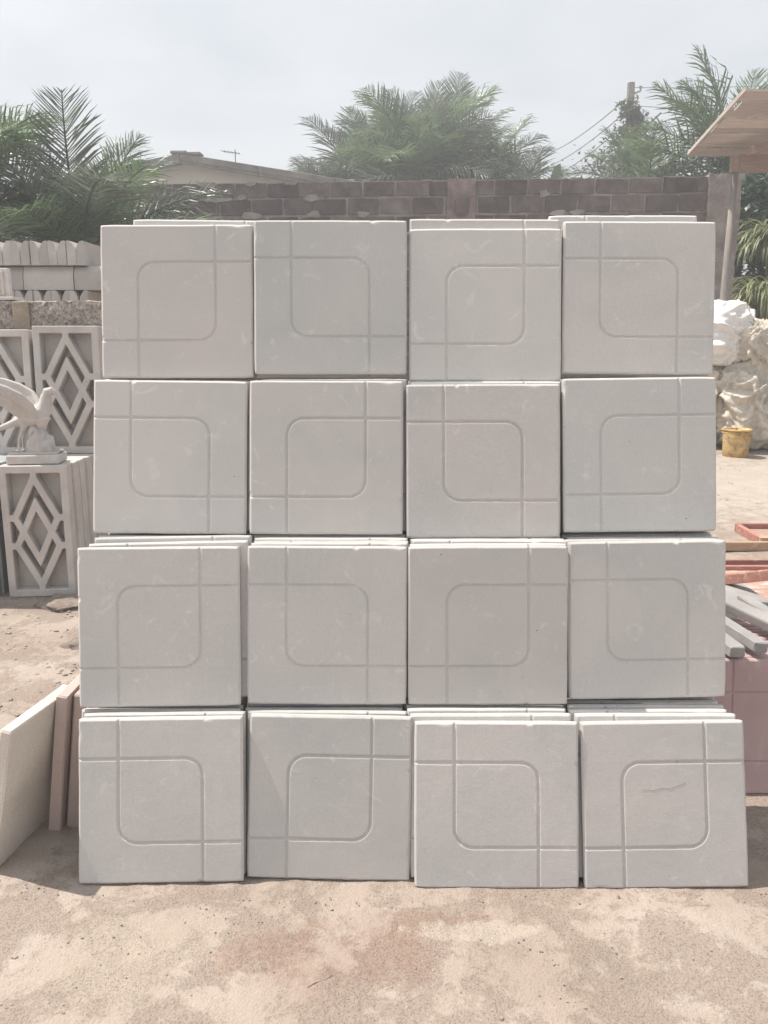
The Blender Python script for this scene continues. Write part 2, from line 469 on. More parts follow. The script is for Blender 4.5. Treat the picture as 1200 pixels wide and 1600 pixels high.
# ------------------------------------------------------------------ concrete paving slabs
S = 0.5; TH = 0.029
def slab_mesh(name, seed, mat):
    g = 0.1275; R = 0.056; hw = 0.0054; D = 0.0055
    h = S / 2
    def fill(a, b, st):
        k = max(1, round((b - a) / st)); return [a + (b - a) * i / k for i in range(k)]
    L = []
    L += [-h, -h + .0034, -h + .0068, -h + .0076, -h + .011]
    L += fill(-h + .016, -g - .009, .013)
    L += fill(-g - .009, -g + R + .004, .0021)
    L += fill(-g + R + .004, g - R - .004, .013)
    L += fill(g - R - .004, g + .009, .0021)
    L += fill(g + .009, h - .016, .013)
    L += [h - .016, h - .011, h - .0076, h - .0068, h - .0034, h]
    n = len(L)
    rnd = random.Random(seed)
    chips = [(rnd.randrange(4), rnd.uniform(-h, h), rnd.uniform(.005, .012), rnd.uniform(.002, .0045)) for _ in range(3)]
    cx, cz = -g + R, g - R
    def dist(x, z):
        if x >= cx and z >= cz: d = abs(z - g)
        elif x < cx and z < cz: d = abs(x + g)
        elif x < cx: d = abs(sqrt((x - cx) ** 2 + (z - cz) ** 2) - R)
        else: d = min(abs(z - g), abs(x + g))
        return d
    v = []; f = []
    for z in L:
        for x in L:
            wob = 0.0006 * fbm(x * 30, z * 30, seed, 2)
            d = min(dist(x + wob, z - wob), dist(-(x + wob), -(z - wob)))
            hw_ = hw * (1 + .18 * fbm(x * 12, z * 12, seed + 3, 2))
            dep = 0.0
            if d < hw_:
                q = d / hw_
                dep = D * (1 - q ** 1.4) * (1 + .15 * fbm(x * 10, z * 10, seed + 9, 2))
            ed = (h - abs(x), h - abs(z))
            bw = 0.0068; nz_ = 1 + .30 * fbm(x * 14, z * 14, seed + 5, 3)
            for (sd, p, r, a) in chips:
                s_ = (x, x, z, z)[sd]; q = abs(s_ - p) / r
                near = (z > h - .02, z < -h + .02, x > h - .02, x < -h + .02)[sd]
                if near and q < 1: bw += a * (1 - q * q)
            for e in ed:
                if e < bw:
                    dep = max(dep, (bw - e) * nz_)
            dep += 0.0006 * fbm(x * 3, z * 3, seed + 7, 2)
            ex = 0.0009 * fbm(x * 9, z * 9, seed + 11, 3)
            fx = (abs(x) / h) ** 12; fz = (abs(z) / h) ** 12
            v.append((x * (1 + ex * fx * 3) - math.copysign(.0018, x) * fx * fz, dep, z * (1 + ex * fz * 3) - math.copysign(.0018, z) * fx * fz))
    for j in range(n - 1):
        for i in range(n - 1):
            f.append((j * n + i, j * n + i + 1, (j + 1) * n + i + 1, (j + 1) * n + i))
    per = [i for i in range(n)] + [j * n + n - 1 for j in range(1, n)] + [(n - 1) * n + i for i in range(n - 2, -1, -1)] + [j * n for j in range(n - 2, 0, -1)]
    per = per[::1]
    b0 = len(v)
    for p in per: v.append(v[p])
    b1 = len(v)
    for p in per: v.append((v[p][0] * .996, TH - .002, v[p][2] * .996))
    b2 = len(v)
    for p in per: v.append((v[p][0] * .990, TH, v[p][2] * .990))
    k = len(per)
    for i in range(k):
        j = (i + 1) % k
        f.append((b0 + j, b0 + i, b1 + i, b1 + j))
        f.append((b1 + j, b1 + i, b2 + i, b2 + j))
    f.append(tuple(b2 + i for i in range(k))[::-1])
    me = mesh(name, v, f, mat, True)
    # side faces flat
    sm = [True] * ((n - 1) ** 2) + [False] * (2 * k + 1)
    me.polygons.foreach_set('use_smooth', sm)
    return me

slab_meshes = [slab_mesh('concrete_slab', 10 + 17 * i, M['slab']) for i in range(5)]
pink_me = slab_meshes[0].copy(); pink_me.materials.clear(); pink_me.materials.append(M['pink'])

def slab_matrix(x, y, z, lean, roll, yaw, orient, flip=0):
    m = Matrix.Translation((x, y, z)) @ Matrix.Rotation(yaw, 4, 'Z') @ Matrix.Rotation(-lean, 4, 'X') @ Matrix.Rotation(-roll, 4, 'Y')
    if orient == 'B': m = m @ Matrix.Rotation(pi / 2, 4, 'Y')
    if flip: m = m @ Matrix.Rotation(pi, 4, 'Y')
    return m

FRONT = {
 (1,1): (-0.6808, 2.7159, 1.7463, 0.1734, 0.0036, 0.0009), (1,2): (-0.1756, 2.7057, 1.7586, 0.1729, -0.0013, 0.0042),
 (1,3): (0.3328, 2.7120, 1.7345, 0.1850, 0.0012, -0.0049), (1,4): (0.8394, 2.7236, 1.7578, 0.1768, -0.0037, -0.0075),
 (2,1): (-0.6984, 2.5891, 1.2482, 0.1964, -0.0125, 0.0142), (2,2): (-0.1876, 2.5784, 1.2484, 0.1999, -0.0034, 0.002),
 (2,3): (0.3217, 2.5723, 1.2375, 0.202, 0.0044, -0.0095), (2,4): (0.8323, 2.5800, 1.2574, 0.1848, 0.0115, 0.0094),
 (3,1): (-0.6993, 2.3583, 0.7481, 0.1825, -0.0015, 0.0377), (3,2): (-0.1784, 2.3747, 0.7465, 0.1722, -0.0078, 0.0073),
 (3,3): (0.325, 2.3711, 0.7474, 0.1671, 0.0052, -0.0076), (3,4): (0.8324, 2.3961, 0.7577, 0.177, 0.0087, 0.023),
 (4,1): (-0.6799, 2.197, 0.2505, 0.2345, 0.0072, 0.0178), (4,2): (-0.1675, 2.2160, 0.248, 0.2300, -0.0157, -0.0086),
 (4,3): (0.3419, 2.1893, 0.2395, 0.2465, -0.0033, 0.0008), (4,4): (0.8544, 2.1930, 0.2389, 0.2600, 0.0121, 0.0035)}
ORI = {(1,1):'A',(1,2):'B',(1,3):'A',(1,4):'B',(2,1):'B',(2,2):'A',(2,3):'B',(2,4):'A',
       (3,1):'A',(3,2):'B',(3,3):'A',(3,4):'B',(4,1):'B',(4,2):'A',(4,3):'B',(4,4):'A'}
NB = {1: 3, 2: 5, 3: 9, 4: 12}
ROWN = {1: 'top row', 2: 'second row from the top', 3: 'third row from the top', 4: 'bottom row'}
COLN = {1: 'leftmost column', 2: 'second column from the left', 3: 'third column from the left', 4: 'rightmost column'}
EXTRA = {(1,1): 'plain pale face', (4,4): 'with a thin hairline crack, tilted and farthest right on the sand',
         (4,2): 'crossed by a slanting shadow line', (4,3): 'nearest the camera, sunlit grooves', (1,3): 'with pale scuffs, set lower than its neighbours',
         (3,1): 'jutting out farthest left, turned slightly', (2,1): 'greenish grey, leaning left of the slab above'}
ORDN = ['front', 'second', 'third', 'fourth', 'fifth', 'sixth', 'seventh', 'eighth', 'ninth', 'tenth', 'eleventh', 'twelfth']
SHIFT = {1: [0, 0, .0], 2: [0, .006, .002, -.003, .004], 3: [0, .004, .008, .003, -.004, .002, .006, 0, -.003],
         4: [0, -.010, -.018, -.013, -.020, -.012, -.006, -.012, -.018, -.01, -.004, 0]}
SPECIAL = {(1,1,2): (.085, .024, -.010), (1,4,2): (-.036, .040, .002), (1,3,1): (.000, .022, -.004), (3,1,1): (.026, .006, .016), (3,1,2): (.030, .016, .012),
           (3,4,1): (-.008, .006, .004), (4,1,1): (.002, .004, .006), (4,3,1): (-.012, .003, .003), (4,3,2): (-.02, .006, .002)}
rs = random.Random(5)
for (r, c), (x, y, z, lean, roll, yaw) in FRONT.items():
    n = NB[r]
    if r == 1 and c in (2, 3): n = 2
    zc_row = {1: 1.7465, 2: 1.2476, 3: 0.7490, 4: 0.2462}[r]
    for k in range(n):
        if k == 0:
            p = (x, y, z, lean, roll, yaw); o = ORI[r, c]
        else:
            mean_lean = {1: .178, 2: .196, 3: .174, 4: .243}[r]
            w = max(0.0, 1 - k / 3.0)
            ln = lean * w + mean_lean * (1 - w)
            st = (TH + .0035) / cos(ln)
            xk = (x * w + (c - 2.5) * .509 * (1 - w) + .08 * (1 - w)) + SHIFT[r][k] + rs.uniform(-.002, .002)
            yk = y + st * k + rs.uniform(-.001, .001) + (.004 if yaw > .02 else 0)
            zk = zc_row + rs.uniform(-.004, .003)
            rk = rs.uniform(-.006, .006); ywk = yaw * w
            if (r, c, k) in SPECIAL:
                dx, dz, dr = SPECIAL[r, c, k]; xk = x + dx; zk = zc_row + dz; rk = dr
            p = (xk, yk, zk, ln, rk, ywk); o = rs.choice('AB')
        ob = link('concrete_slab', slab_meshes[rs.randrange(5)])
        fl = rs.randrange(2)
        if (r, c, k) == (4, 4, 0): fl = 0
        ob.matrix_world = slab_matrix(*p, o, fl)
        if (r, c, k) == (4, 4, 0):          # hairline crack
            m = MB(); rc_ = random.Random(4); pts = []
            for q in range(15):
                t = q / 14
                pts.append((-.070 + .135 * t, .047 + .004 * rc_.uniform(-1, 1) + (.024 * max(0, t - .62) / .38)))
            vs = []
            for q, (a_, b_) in enumerate(pts):
                w_ = .00045 * sin(pi * (q + .3) / 14.6) + .0002
                vs += [(a_, -.0006, b_ - w_), (a_, -.0006, b_ + w_), (a_, .002, b_)]
            fs = []
            for q in range(14):
                a_ = 3 * q; fs += [(a_, a_ + 3, a_ + 4, a_ + 1), (a_ + 3, a_, a_ + 2, a_ + 5), (a_ + 1, a_ + 4, a_ + 5, a_ + 2)]
            m.add(vs, fs); link('crack', m.mesh('crack', M['crackm']), ob)
        if k == 0:
            rc = 'upper left and lower right' if o == 'A' else 'upper right and lower left'
            ex = EXTRA.get((r, c))
            lab = f'front grey grooved slab in the {ROWN[r]}, {COLN[c]}' + (f', {ex}' if ex else '')
            lab = ' '.join(lab.split()[:16]).rstrip(',')
        else:
            lab = f'grey slab {ORDN[k]} from the front, {ROWN[r]}, {COLN[c]}'
        tag(ob, lab, 'slab', 'grey concrete slabs stacked four rows high')

# pink slabs stacked to the right
for k in range(13):
    ob = link('concrete_slab', pink_me)
    ob.matrix_world = slab_matrix(1.385 + (0 if k == 0 else rs.uniform(-.004, .012)), 2.668 + .036 * k, .249 + rs.uniform(-.003, .002) + .012 * min(1, k) * 0, .14, .002 if k == 0 else rs.uniform(-.004, .004), -.02, 'B')
    tag(ob, 'front pink grooved slab leaning in the stack right of the grey slabs' if k == 0 else f'pink slab {ORDN[k] if k < 12 else "last"} from the front of the right-hand pink stack',
        'slab', 'pink slabs stacked at the right')

def jit_box_mesh(name, d, mat, seed, bev=.004, jit=.0015):
    m = MB(); m.box((0, 0, 0), d, None, bev, jit, random.Random(seed)); return m.mesh(name, mat)

# grey bars lying on the pink stack
for i, (x, y, z, rz, ry, rx, lab) in enumerate([
    (1.235, 2.98, .535, -.12, 0, .02, 'grey concrete bar half hidden by the grey stack, on pink slabs'),
    (1.318, 3.0, .541, -.16, .12, .01, 'middle grey concrete bar lying on the pink slabs'),
    (1.445, 3.03, .56, -.34, -.22, .03, 'outer grey concrete bar tipped sideways on the pink slabs'),
    (1.55, 2.98, .538, -.05, .05, .0, 'rightmost grey concrete bar lying on the pink slabs')]):
    ob = link('concrete_bar', jit_box_mesh('concrete_bar', (.056, .58, .040), M['bar'], 60 + i, .004, .002))
    ob.location = (x, y, z); ob.rotation_euler = (rx, ry, -rz * .9)
    tag(ob, lab, 'kerb', 'grey bars lying on the pink stack')

# slabs leaning at the left side of the stack
def side_slab(name, d, seed, mat, bx, yc, lean, yaw, lab, grp):
    """board standing on edge along y, leaning towards +x"""
    T_, LEN, HT = d
    m = MB(); rnd = random.Random(seed)
    m.box((0, 0, HT / 2), (T_, LEN, HT), None, .004, .003, rnd)
    o = link(name, m.mesh(name, mat))
    o.matrix_world = Matrix.Translation((bx, yc, .004)) @ Matrix.Rotation(yaw, 4, 'Z') @ Matrix.Rotation(lean, 4, 'Y')
    return tag(o, lab, 'slab', grp)
side_slab('plain_slab', (.034, .34, .497), 1, M['cream'], -1.200, 2.365, radians(13.0), -.18, 'cream slab with a bright sunlit top edge leaning at far left', 'loose slabs leaning left of the stack')
side_slab('plain_slab', (.040, .40, .497), 2, M['pink_pale'], -1.103, 2.60, radians(8.0), -.03, 'pale pink slab on edge between the cream slab and the stack', 'loose slabs leaning left of the stack')
side_slab('plain_slab', (.040, .40, .485), 3, M['pink_pale'], -1.052, 2.63, radians(7.6), -.03, 'pinkish slab on edge touching the side of the grey stack', 'loose slabs leaning left of the stack')

# ------------------------------------------------------------------ breeze blocks
def breeze_mesh():
    a = .158; w = .120
    def inset(poly, ins):
        n = len(poly); out = []
        area = sum(poly[i][0] * poly[(i + 1) % n][1] - poly[(i + 1) % n][0] * poly[i][1] for i in range(n))
        if area < 0: poly = poly[::-1]; ins = ins[:-1][::-1] + ins[-1:]
        L = []
        for i in range(n):
            p, q = Vector(poly[i]), Vector(poly[(i + 1) % n]); d = (q - p).normalized()
            nn = Vector((-d.y, d.x)); L.append((p + nn * ins[i], d))
        for i in range(n):
            (p, d), (q, e) = L[i - 1], L[i]
            cr = d.x * e.y - d.y * e.x
            if abs(cr) < 1e-6: out.append(q.copy()); continue
            t = ((q.x - p.x) * e.y - (q.y - p.y) * e.x) / cr
            out.append(p + d * t)
        return [(v.x * a, v.y * a) for v in out]
    T = 2.19; s = .525; X = .533; A = 1.05; O = 2.02
    holes = []
    tri = [(-1, T), (-1, s), (-.8, s), (0, O), (0, T)]
    vee = [(0, O), (-.8, s), (-X, 0), (0, A), (X, 0), (.8, s)]
    for sy in (1, -1):
        for sx in (1, -1):
            holes.append(inset([(x * sx, y * sy) for x, y in tri], [0, w, w, w, 0]))
        holes.append(inset([(x, y * sy) for x, y in vee], [w] * 6))
    for sx in (1, -1):
        holes.append(inset([(x * sx, y) for x, y in [(-1, s), (-1, -s), (-.8, -s), (-X, 0), (-.8, s)]], [0, w, w, w, w]))
    holes.append(inset([(0, A), (-X, 0), (0, -A), (X, 0)], [w] * 4))
    fr = .043; W, Hh = a + fr, T * a + fr
    bm = bmesh.new()
    def loop(pts):
        vs = [bm.verts.new((x, 0, z)) for x, z in pts]
        return [bm.edges.new((vs[i], vs[(i + 1) % len(vs)])) for i in range(len(vs))]
    ed = loop([(-W, -Hh), (W, -Hh), (W, Hh), (-W, Hh)])
    for h in holes: ed += loop(h)
    bmesh.ops.triangle_fill(bm, use_beauty=True, use_dissolve=False, edges=ed)
    # keep only faces outside holes
    def inside(p, poly):
        r = False; n = len(poly)
        for i in range(n):
            (x1, y1), (x2, y2) = poly[i], poly[(i + 1) % n]
            if (y1 > p[1]) != (y2 > p[1]) and p[0] < (x2 - x1) * (p[1] - y1) / (y2 - y1) + x1: r = not r
        return r
    bad = [f for f in bm.faces if any(inside((f.calc_center_median().x, f.calc_center_median().z), h) for h in holes)]
    bmesh.ops.delete(bm, geom=bad, context='FACES_ONLY')
    for f in bm.faces:
        if f.normal.y > 0: f.normal_flip()
    ex = bmesh.ops.extrude_face_region(bm, geom=bm.faces[:])
    vs = [g for g in ex['geom'] if isinstance(g, bmesh.types.BMVert)]
    bmesh.ops.translate(bm, verts=vs, vec=(0, .110, 0))
    bmesh.ops.recalc_face_normals(bm, faces=bm.faces[:])
    sharp = [e for e in bm.edges if len(e.link_faces) == 2 and e.calc_face_angle() > .3]
    bmesh.ops.bevel(bm, geom=sharp, offset=.0035, segments=1, affect='EDGES')
    for v in bm.verts:
        k = fbm(v.co.x * 18, v.co.y * 18, v.co.z * 18, 3) * .0018
        v.co += Vector((k, k, -k))
    bk_ = bmesh.ops.create_cube(bm, size=1.0)['verts']          # closed back of the casting
    for v in bk_: v.co = Vector((v.co.x * (2 * W - .02), v.co.y * .014 + .096, v.co.z * (2 * Hh - .02)))
    me = bpy.data.meshes.new('breeze_block'); bm.to_mesh(me); bm.free()
    me.materials.append(M['breeze'])
    return me, Hh
br_me, BH = breeze_mesh()
br_me2 = br_me.copy(); br_me2.materials.clear(); br_me2.materials.append(M['bluegrey'])
def breeze(x, y, zbase, yaw, lean, lab, me=br_me, sz=1.0, sx=1.0):
    o = link('breeze_block', me)
    o.matrix_world = Matrix.Translation((x, y, zbase)) @ Matrix.Rotation(yaw, 4, 'Z') @ Matrix.Rotation(-lean, 4, 'X') @ Matrix.Translation((0, 0, BH * sz)) @ Matrix.Diagonal((sx, 1, sz, 1))
    return tag(o, lab, 'breeze block', 'patterned breeze blocks stood by the rough wall')
gb = .052
yw = radians(6)
for k in range(4):
    dx, dy = -sin(yw) * .115 * k, cos(yw) * .115 * k
    breeze(-2.135 + dx + .012 * k + (.006 if k % 2 else 0), 4.79 + dy, gb, yw, .015,
           'front diamond-pattern breeze block standing under the eagle statue' if k == 0 else f'breeze block {ORDN[k]} from the front in the stack under the eagle', sz=1.06)
for k in range(3):
    breeze(-2.60 + .006 * k, 4.70 + .115 * k, gb - .002, radians(4), .015,
           'bluish grey breeze block edge at the far left, left of the eagle stack' if k == 0 else f'bluish grey breeze block {ORDN[k]} from the front at far left', br_me2, 1.06)
ZT = gb + 2 * BH * 1.06 * cos(.015) + .002
breeze(-2.09, 5.33, ZT, radians(1), .05, 'upper diamond breeze block behind the eagle, leaning on rough wall', sz=1.075, sx=1.07)
breeze(-2.545, 5.32, ZT - .004, radians(2), .05, 'upper breeze block cut by the left edge, behind the eagle wing', sz=1.05, sx=1.07)
breeze(-2.59, 4.70 + .115 * 3, gb, radians(4), .015, 'bluish grey breeze block fourth from the front at far left', br_me2, 1.06)
for k in range(4, 6):
    breeze(-2.135 + .012 * k - sin(yw) * .115 * k, 4.79 + cos(yw) * .115 * k, gb, yw, .015, f'breeze block {ORDN[k]} from the front in the stack under the eagle', sz=1.06)
    breeze(-2.58, 4.70 + .115 * k, gb, radians(4), .015, f'bluish grey breeze block {ORDN[k]} from the front at far left', br_me2, 1.06)

# ------------------------------------------------------------------ eagle statue
def eagle():
    root = empty('eagle_statue', (-2.175, 4.93, ZT + .001), radians(6))
    tag(root, 'pale plaster eagle statue with raised wings on a small plinth', 'statue')
    m = MB()
    # local x to the right, z up; units metres
    def P(px, py, y=0.0):   # statue sketch units -> metres (x right, z up)
        return Vector(((px - 62) / 245.0, y, (716 - py) / 245.0))
    # body, neck, head, beak
    pts = [P(40, 655), P(50, 652), P(62, 648), P(74, 643), P(83, 636), P(86, 626), P(87, 617), P(90, 610), P(96, 608.5), P(101, 611), P(104, 615)]
    rad = [.030, .046, .060, .060, .050, .038, .030, .030, .026, .014, .004]
    m.tube(pts, rad, 14)
    m.tube([P(72, 642), P(80, 652), P(76, 664)], [.050, .050, .030], 12)      # breast
    # tail
    for k in range(-2, 3):
        m.tube([P(46, 652, k * .008), P(28, 660, k * .015), P(6, 668, k * .018)], [.024, .020, .013], 8)
    # wings: rows of feathers fanned from a thick leading edge
    for side in (-1, 1):
        yb = side * .045
        sp = side * .07
        lead = [P(72, 645, yb), P(70, 628, yb + sp * .6), P(60, 613, yb + sp), P(42, 602, yb + sp * 1.2), P(20, 594, yb + sp * 1.3), P(1, 589, yb + sp * 1.3)]
        m.tube(lead, [(.030, .024), (.024, .018), (.019, .015), (.016, .013), (.013, .011), (.009, .008)], 10)
        trail = [P(48, 646, yb), P(44, 642, yb + sp * .4), P(35, 632, yb + sp * .8), P(22, 621, yb + sp * 1.05), P(9, 611, yb + sp * 1.2), P(1, 603, yb + sp * 1.3)]
        n = 26
        for i in range(n):
            t = i / (n - 1) * (len(lead) - 1)
            j = min(int(t), len(lead) - 2); u = t - j
            a = lead[j].lerp(lead[j + 1], u); b = trail[j].lerp(trail[j + 1], u)
            wdt = .019 - .007 * i / n
            m.tube([a, a.lerp(b, .5), b], [(wdt, .010), (wdt, .008), (wdt * .7, .005)], 8)
            if i < n - 3:      # short covert feathers
                c = a.lerp(b, .42) + Vector((0, side * .013, 0))
                m.tube([a, c], [(wdt * .8, .010), (wdt * .6, .005)], 8)
                c2 = a.lerp(b, .70) + Vector((0, side * .008, 0))
                m.tube([a, c2], [(wdt * .7, .010), (wdt * .55, .004)], 8)
    # legs
    for s_ in (-1, 1):
        m.tube([P(56, 657, s_ * .03), P(51, 668, s_ * .035), P(46, 680, s_ * .04), P(45, 692, s_ * .042), P(45, 697, s_ * .042)], [.024, .014, .009, .009, .010], 8)
        for q in (-.5, 0, .5):
            m.tube([P(45, 696, s_ * .042), P(51, 698, s_ * .042 + q * .03)], [.008, .006], 6)
    me0 = m.mesh('tmp', None)
    tmp = bpy.data.objects.new('tmp', me0); col.objects.link(tmp)
    rm = tmp.modifiers.new('r', 'REMESH'); rm.mode = 'VOXEL'; rm.voxel_size = .0034
    sm = tmp.modifiers.new('s', 'SMOOTH'); sm.factor = .5; sm.iterations = 1
    dg = bpy.context.evaluated_depsgraph_get(); dg.update()
    me = bpy.data.meshes.new_from_object(tmp.evaluated_get(dg))
    bpy.data.objects.remove(tmp)
    me.name = 'bird'; me.materials.clear(); me.materials.append(M['statue'])
    me.polygons.foreach_set('use_smooth', [True] * len(me.polygons))
    link('bird', me, root)
    # rock
    bm = bmesh.new(); bmesh.ops.create_icosphere(bm, subdivisions=4, radius=1)
    for v in bm.verts:
        d = v.co.copy(); k = 1 + .30 * fbm(d.x * 2.4, d.y * 2.4, d.z * 2.4 + 4, 5)
        v.co = Vector((d.x * (.098 - .035 * d.z) * k + .058 - .01 * max(0, d.z), d.y * .078 * k, .072 + d.z * .145 * k))
        v.co.z = max(v.co.z, .062)
    me = bpy.data.meshes.new('rock'); bm.to_mesh(me); bm.free(); me.materials.append(M['statue'])
    me.polygons.foreach_set('use_smooth', [True] * len(me.polygons)); link('rock', me, root)
    # plinth, two steps
    m = MB(); m.box((.02, 0, .028), (.31, .19, .056), None, .006, .0015, random.Random(3))
    pl_ = link('plinth', m.mesh('plinth', M['statue']), root)
    m = MB(); m.box((.02, 0, .064), (.285, .165, .015), None, .004, .001, random.Random(4))
    link('plinth_step', m.mesh('plinth_step', M['statue']), pl_)
    root.scale = (1.0, 1.0, 1.0)
eagle()

# ------------------------------------------------------------------ rough low wall at left
def rough_wall():
    root = empty('rough_wall', (-2.6, 5.66, 0))
    tag(root, 'rough low aggregate concrete wall behind the breeze blocks', 'wall')
    x0, x1, y0, y1, zt = -2.6, 1.1, -.10, .10, 1.885
    v = []; f = []
    nx, nz = 150, 60
    def idx(i, j): return j * (nx + 1) + i
    prof = [(y0, z) for z in [q * zt / nz for q in range(nz + 1)]] + [(y0 + (y1 - y0) * q / 8, zt) for q in range(1, 8)] + [(y1, zt), (y1, 0)]
    for (y, z) in prof:
        for i in range(nx + 1):
            x = x0 + (x1 - x0) * i / nx
            k = fbm((x) * 16, y * 16, z * 16, 4)
            dy = -.022 * k if y < y1 - .01 and z < zt - .01 else 0
            dz = .012 * k - .006 if z > zt - .001 and y < y1 else 0
            v.append((x, y + dy, z + dz))
    for j in range(len(prof) - 1):
        for i in range(nx):
            f.append((idx(i, j), idx(i + 1, j), idx(i + 1, j + 1), idx(i, j + 1)))
    link('wall_body', mesh('wall_body', v, f, M['rough']), root)
    m = MB(); m.box((.16, -.112, .95), (.105, .05, 1.86), None, .012, .004, random.Random(8))
    link('mortar_patch', m.mesh('mortar_patch', M['patch']), root)
rough_wall()

# pale slotted block and flat board on top of the rough wall
r_ = empty('slotted_block', (-2.70, 5.70, 1.900))
tag(r_, 'pale slotted block standing on the rough wall at the left edge', 'breeze block')
m = MB(); m.box((.0, .03, .105), (.24, .05, .20), None, .005, .001)
link('block_body', m.mesh('block_body', M['breeze']), r_)
for k in range(5):
    m = MB(); m.box((-.085 + .042 * k, -.003, .105), (.016, .02, .16), None, .003, .0008)
    link('rib', m.mesh('rib', M['breeze']), r_)
m = MB(); m.box((0, 0, 0), (.30, .17, .022), None, .003, .002, random.Random(2))
o = link('flat_board', m.mesh('flat_board', M['breeze'])); o.location = (-2.64, 5.64, 1.896)
tag(o, 'thin pale board lying flat on the rough wall at left edge', 'board')

# ------------------------------------------------------------------ kerb stones piled behind the rough wall
KL, KW, KH = .435, .078, .208
def kerb_mesh(seed, side):
    rnd = random.Random(seed); j = lambda a=.003: rnd.uniform(-a, a)
    w, h = KW / 2 - .001, KH
    poly = [(-w, 0 + j(.001)), (w, 0 + j(.001)), (w, h * .52 + j(.008)), (w * .70 + j(), h * .74 + j(.004)), (w * .02 + j(), h - .008 + j(.003)), (-w * .55, h - .002), (-w, h - .006)]
    if side < 0: poly = [(-p[0], p[1]) for p in poly][::-1]
    m = MB(); m.prism(poly, -KL / 2 + j(.006), KL / 2 + j(.006))
    return m.mesh('kerb_stone', M['kerb'])
kr = [kerb_mesh(i, 1) for i in range(4)]; kl = [kerb_mesh(i + 10, -1) for i in range(4)]
rk = random.Random(12)
KX0, KY = -3.62, 7.52
gk = gz0(0, 7.5)
rows = 11
z = 2.462 - rows * KH - 0
ordk = ['leftmost'] + ORDN[1:12] + ['thirteenth', 'fourteenth']
for r in range(rows):
    zb = 2.462 - (rows - r) * (KH + .0012) + .0132
    ends = (rows - 1 - r) % 2 == 0
    nm = 'top row' if r == rows - 1 else ('second row from the top' if r == rows - 2 else ('third row from the top' if r == rows - 3 else f'{ORDN[rows - r - 1]} kerb course from the top'))
    if ends and r >= rows - 3:
        for i in range(13):
            x = KX0 + .0805 * i + rk.uniform(-.002, .002)
            o = link('kerb_stone', rk.choice(kr if i % 2 else kl)); o.location = (x, KY + rk.uniform(-.012, .012), zb)
            o.rotation_euler = (0, rk.uniform(-.006, .006), rk.uniform(-.01, .01))
            tag(o, f'kerb end-on, {nm}, {"leftmost" if i == 0 else ("rightmost" if i == 12 else ORDN[min(i, 11)] + " from left")}', 'kerb', 'kerb stones piled behind the rough wall')
    else:
        for i in range(3):
            x = KX0 + .02 + (KL + .006) * i + (.03 if r % 4 == 1 else .03)
            for q in range(4 if r == rows - 2 else 2):
                o = link('kerb_stone', rk.choice(kr)); o.rotation_euler = (0, 0, -pi / 2 + rk.uniform(-.008, .008))
                o.location = (x + .17, KY - .155 + q * (.09 if r == rows - 2 else .22), zb)
                pos = ['left', 'middle', 'right'][i]
                tag(o, f'kerb lengthwise at {pos}, {nm}' + ('' if q == 0 else f', {ORDN[q]} from the front'), 'kerb', 'kerb stones piled behind the rough wall')

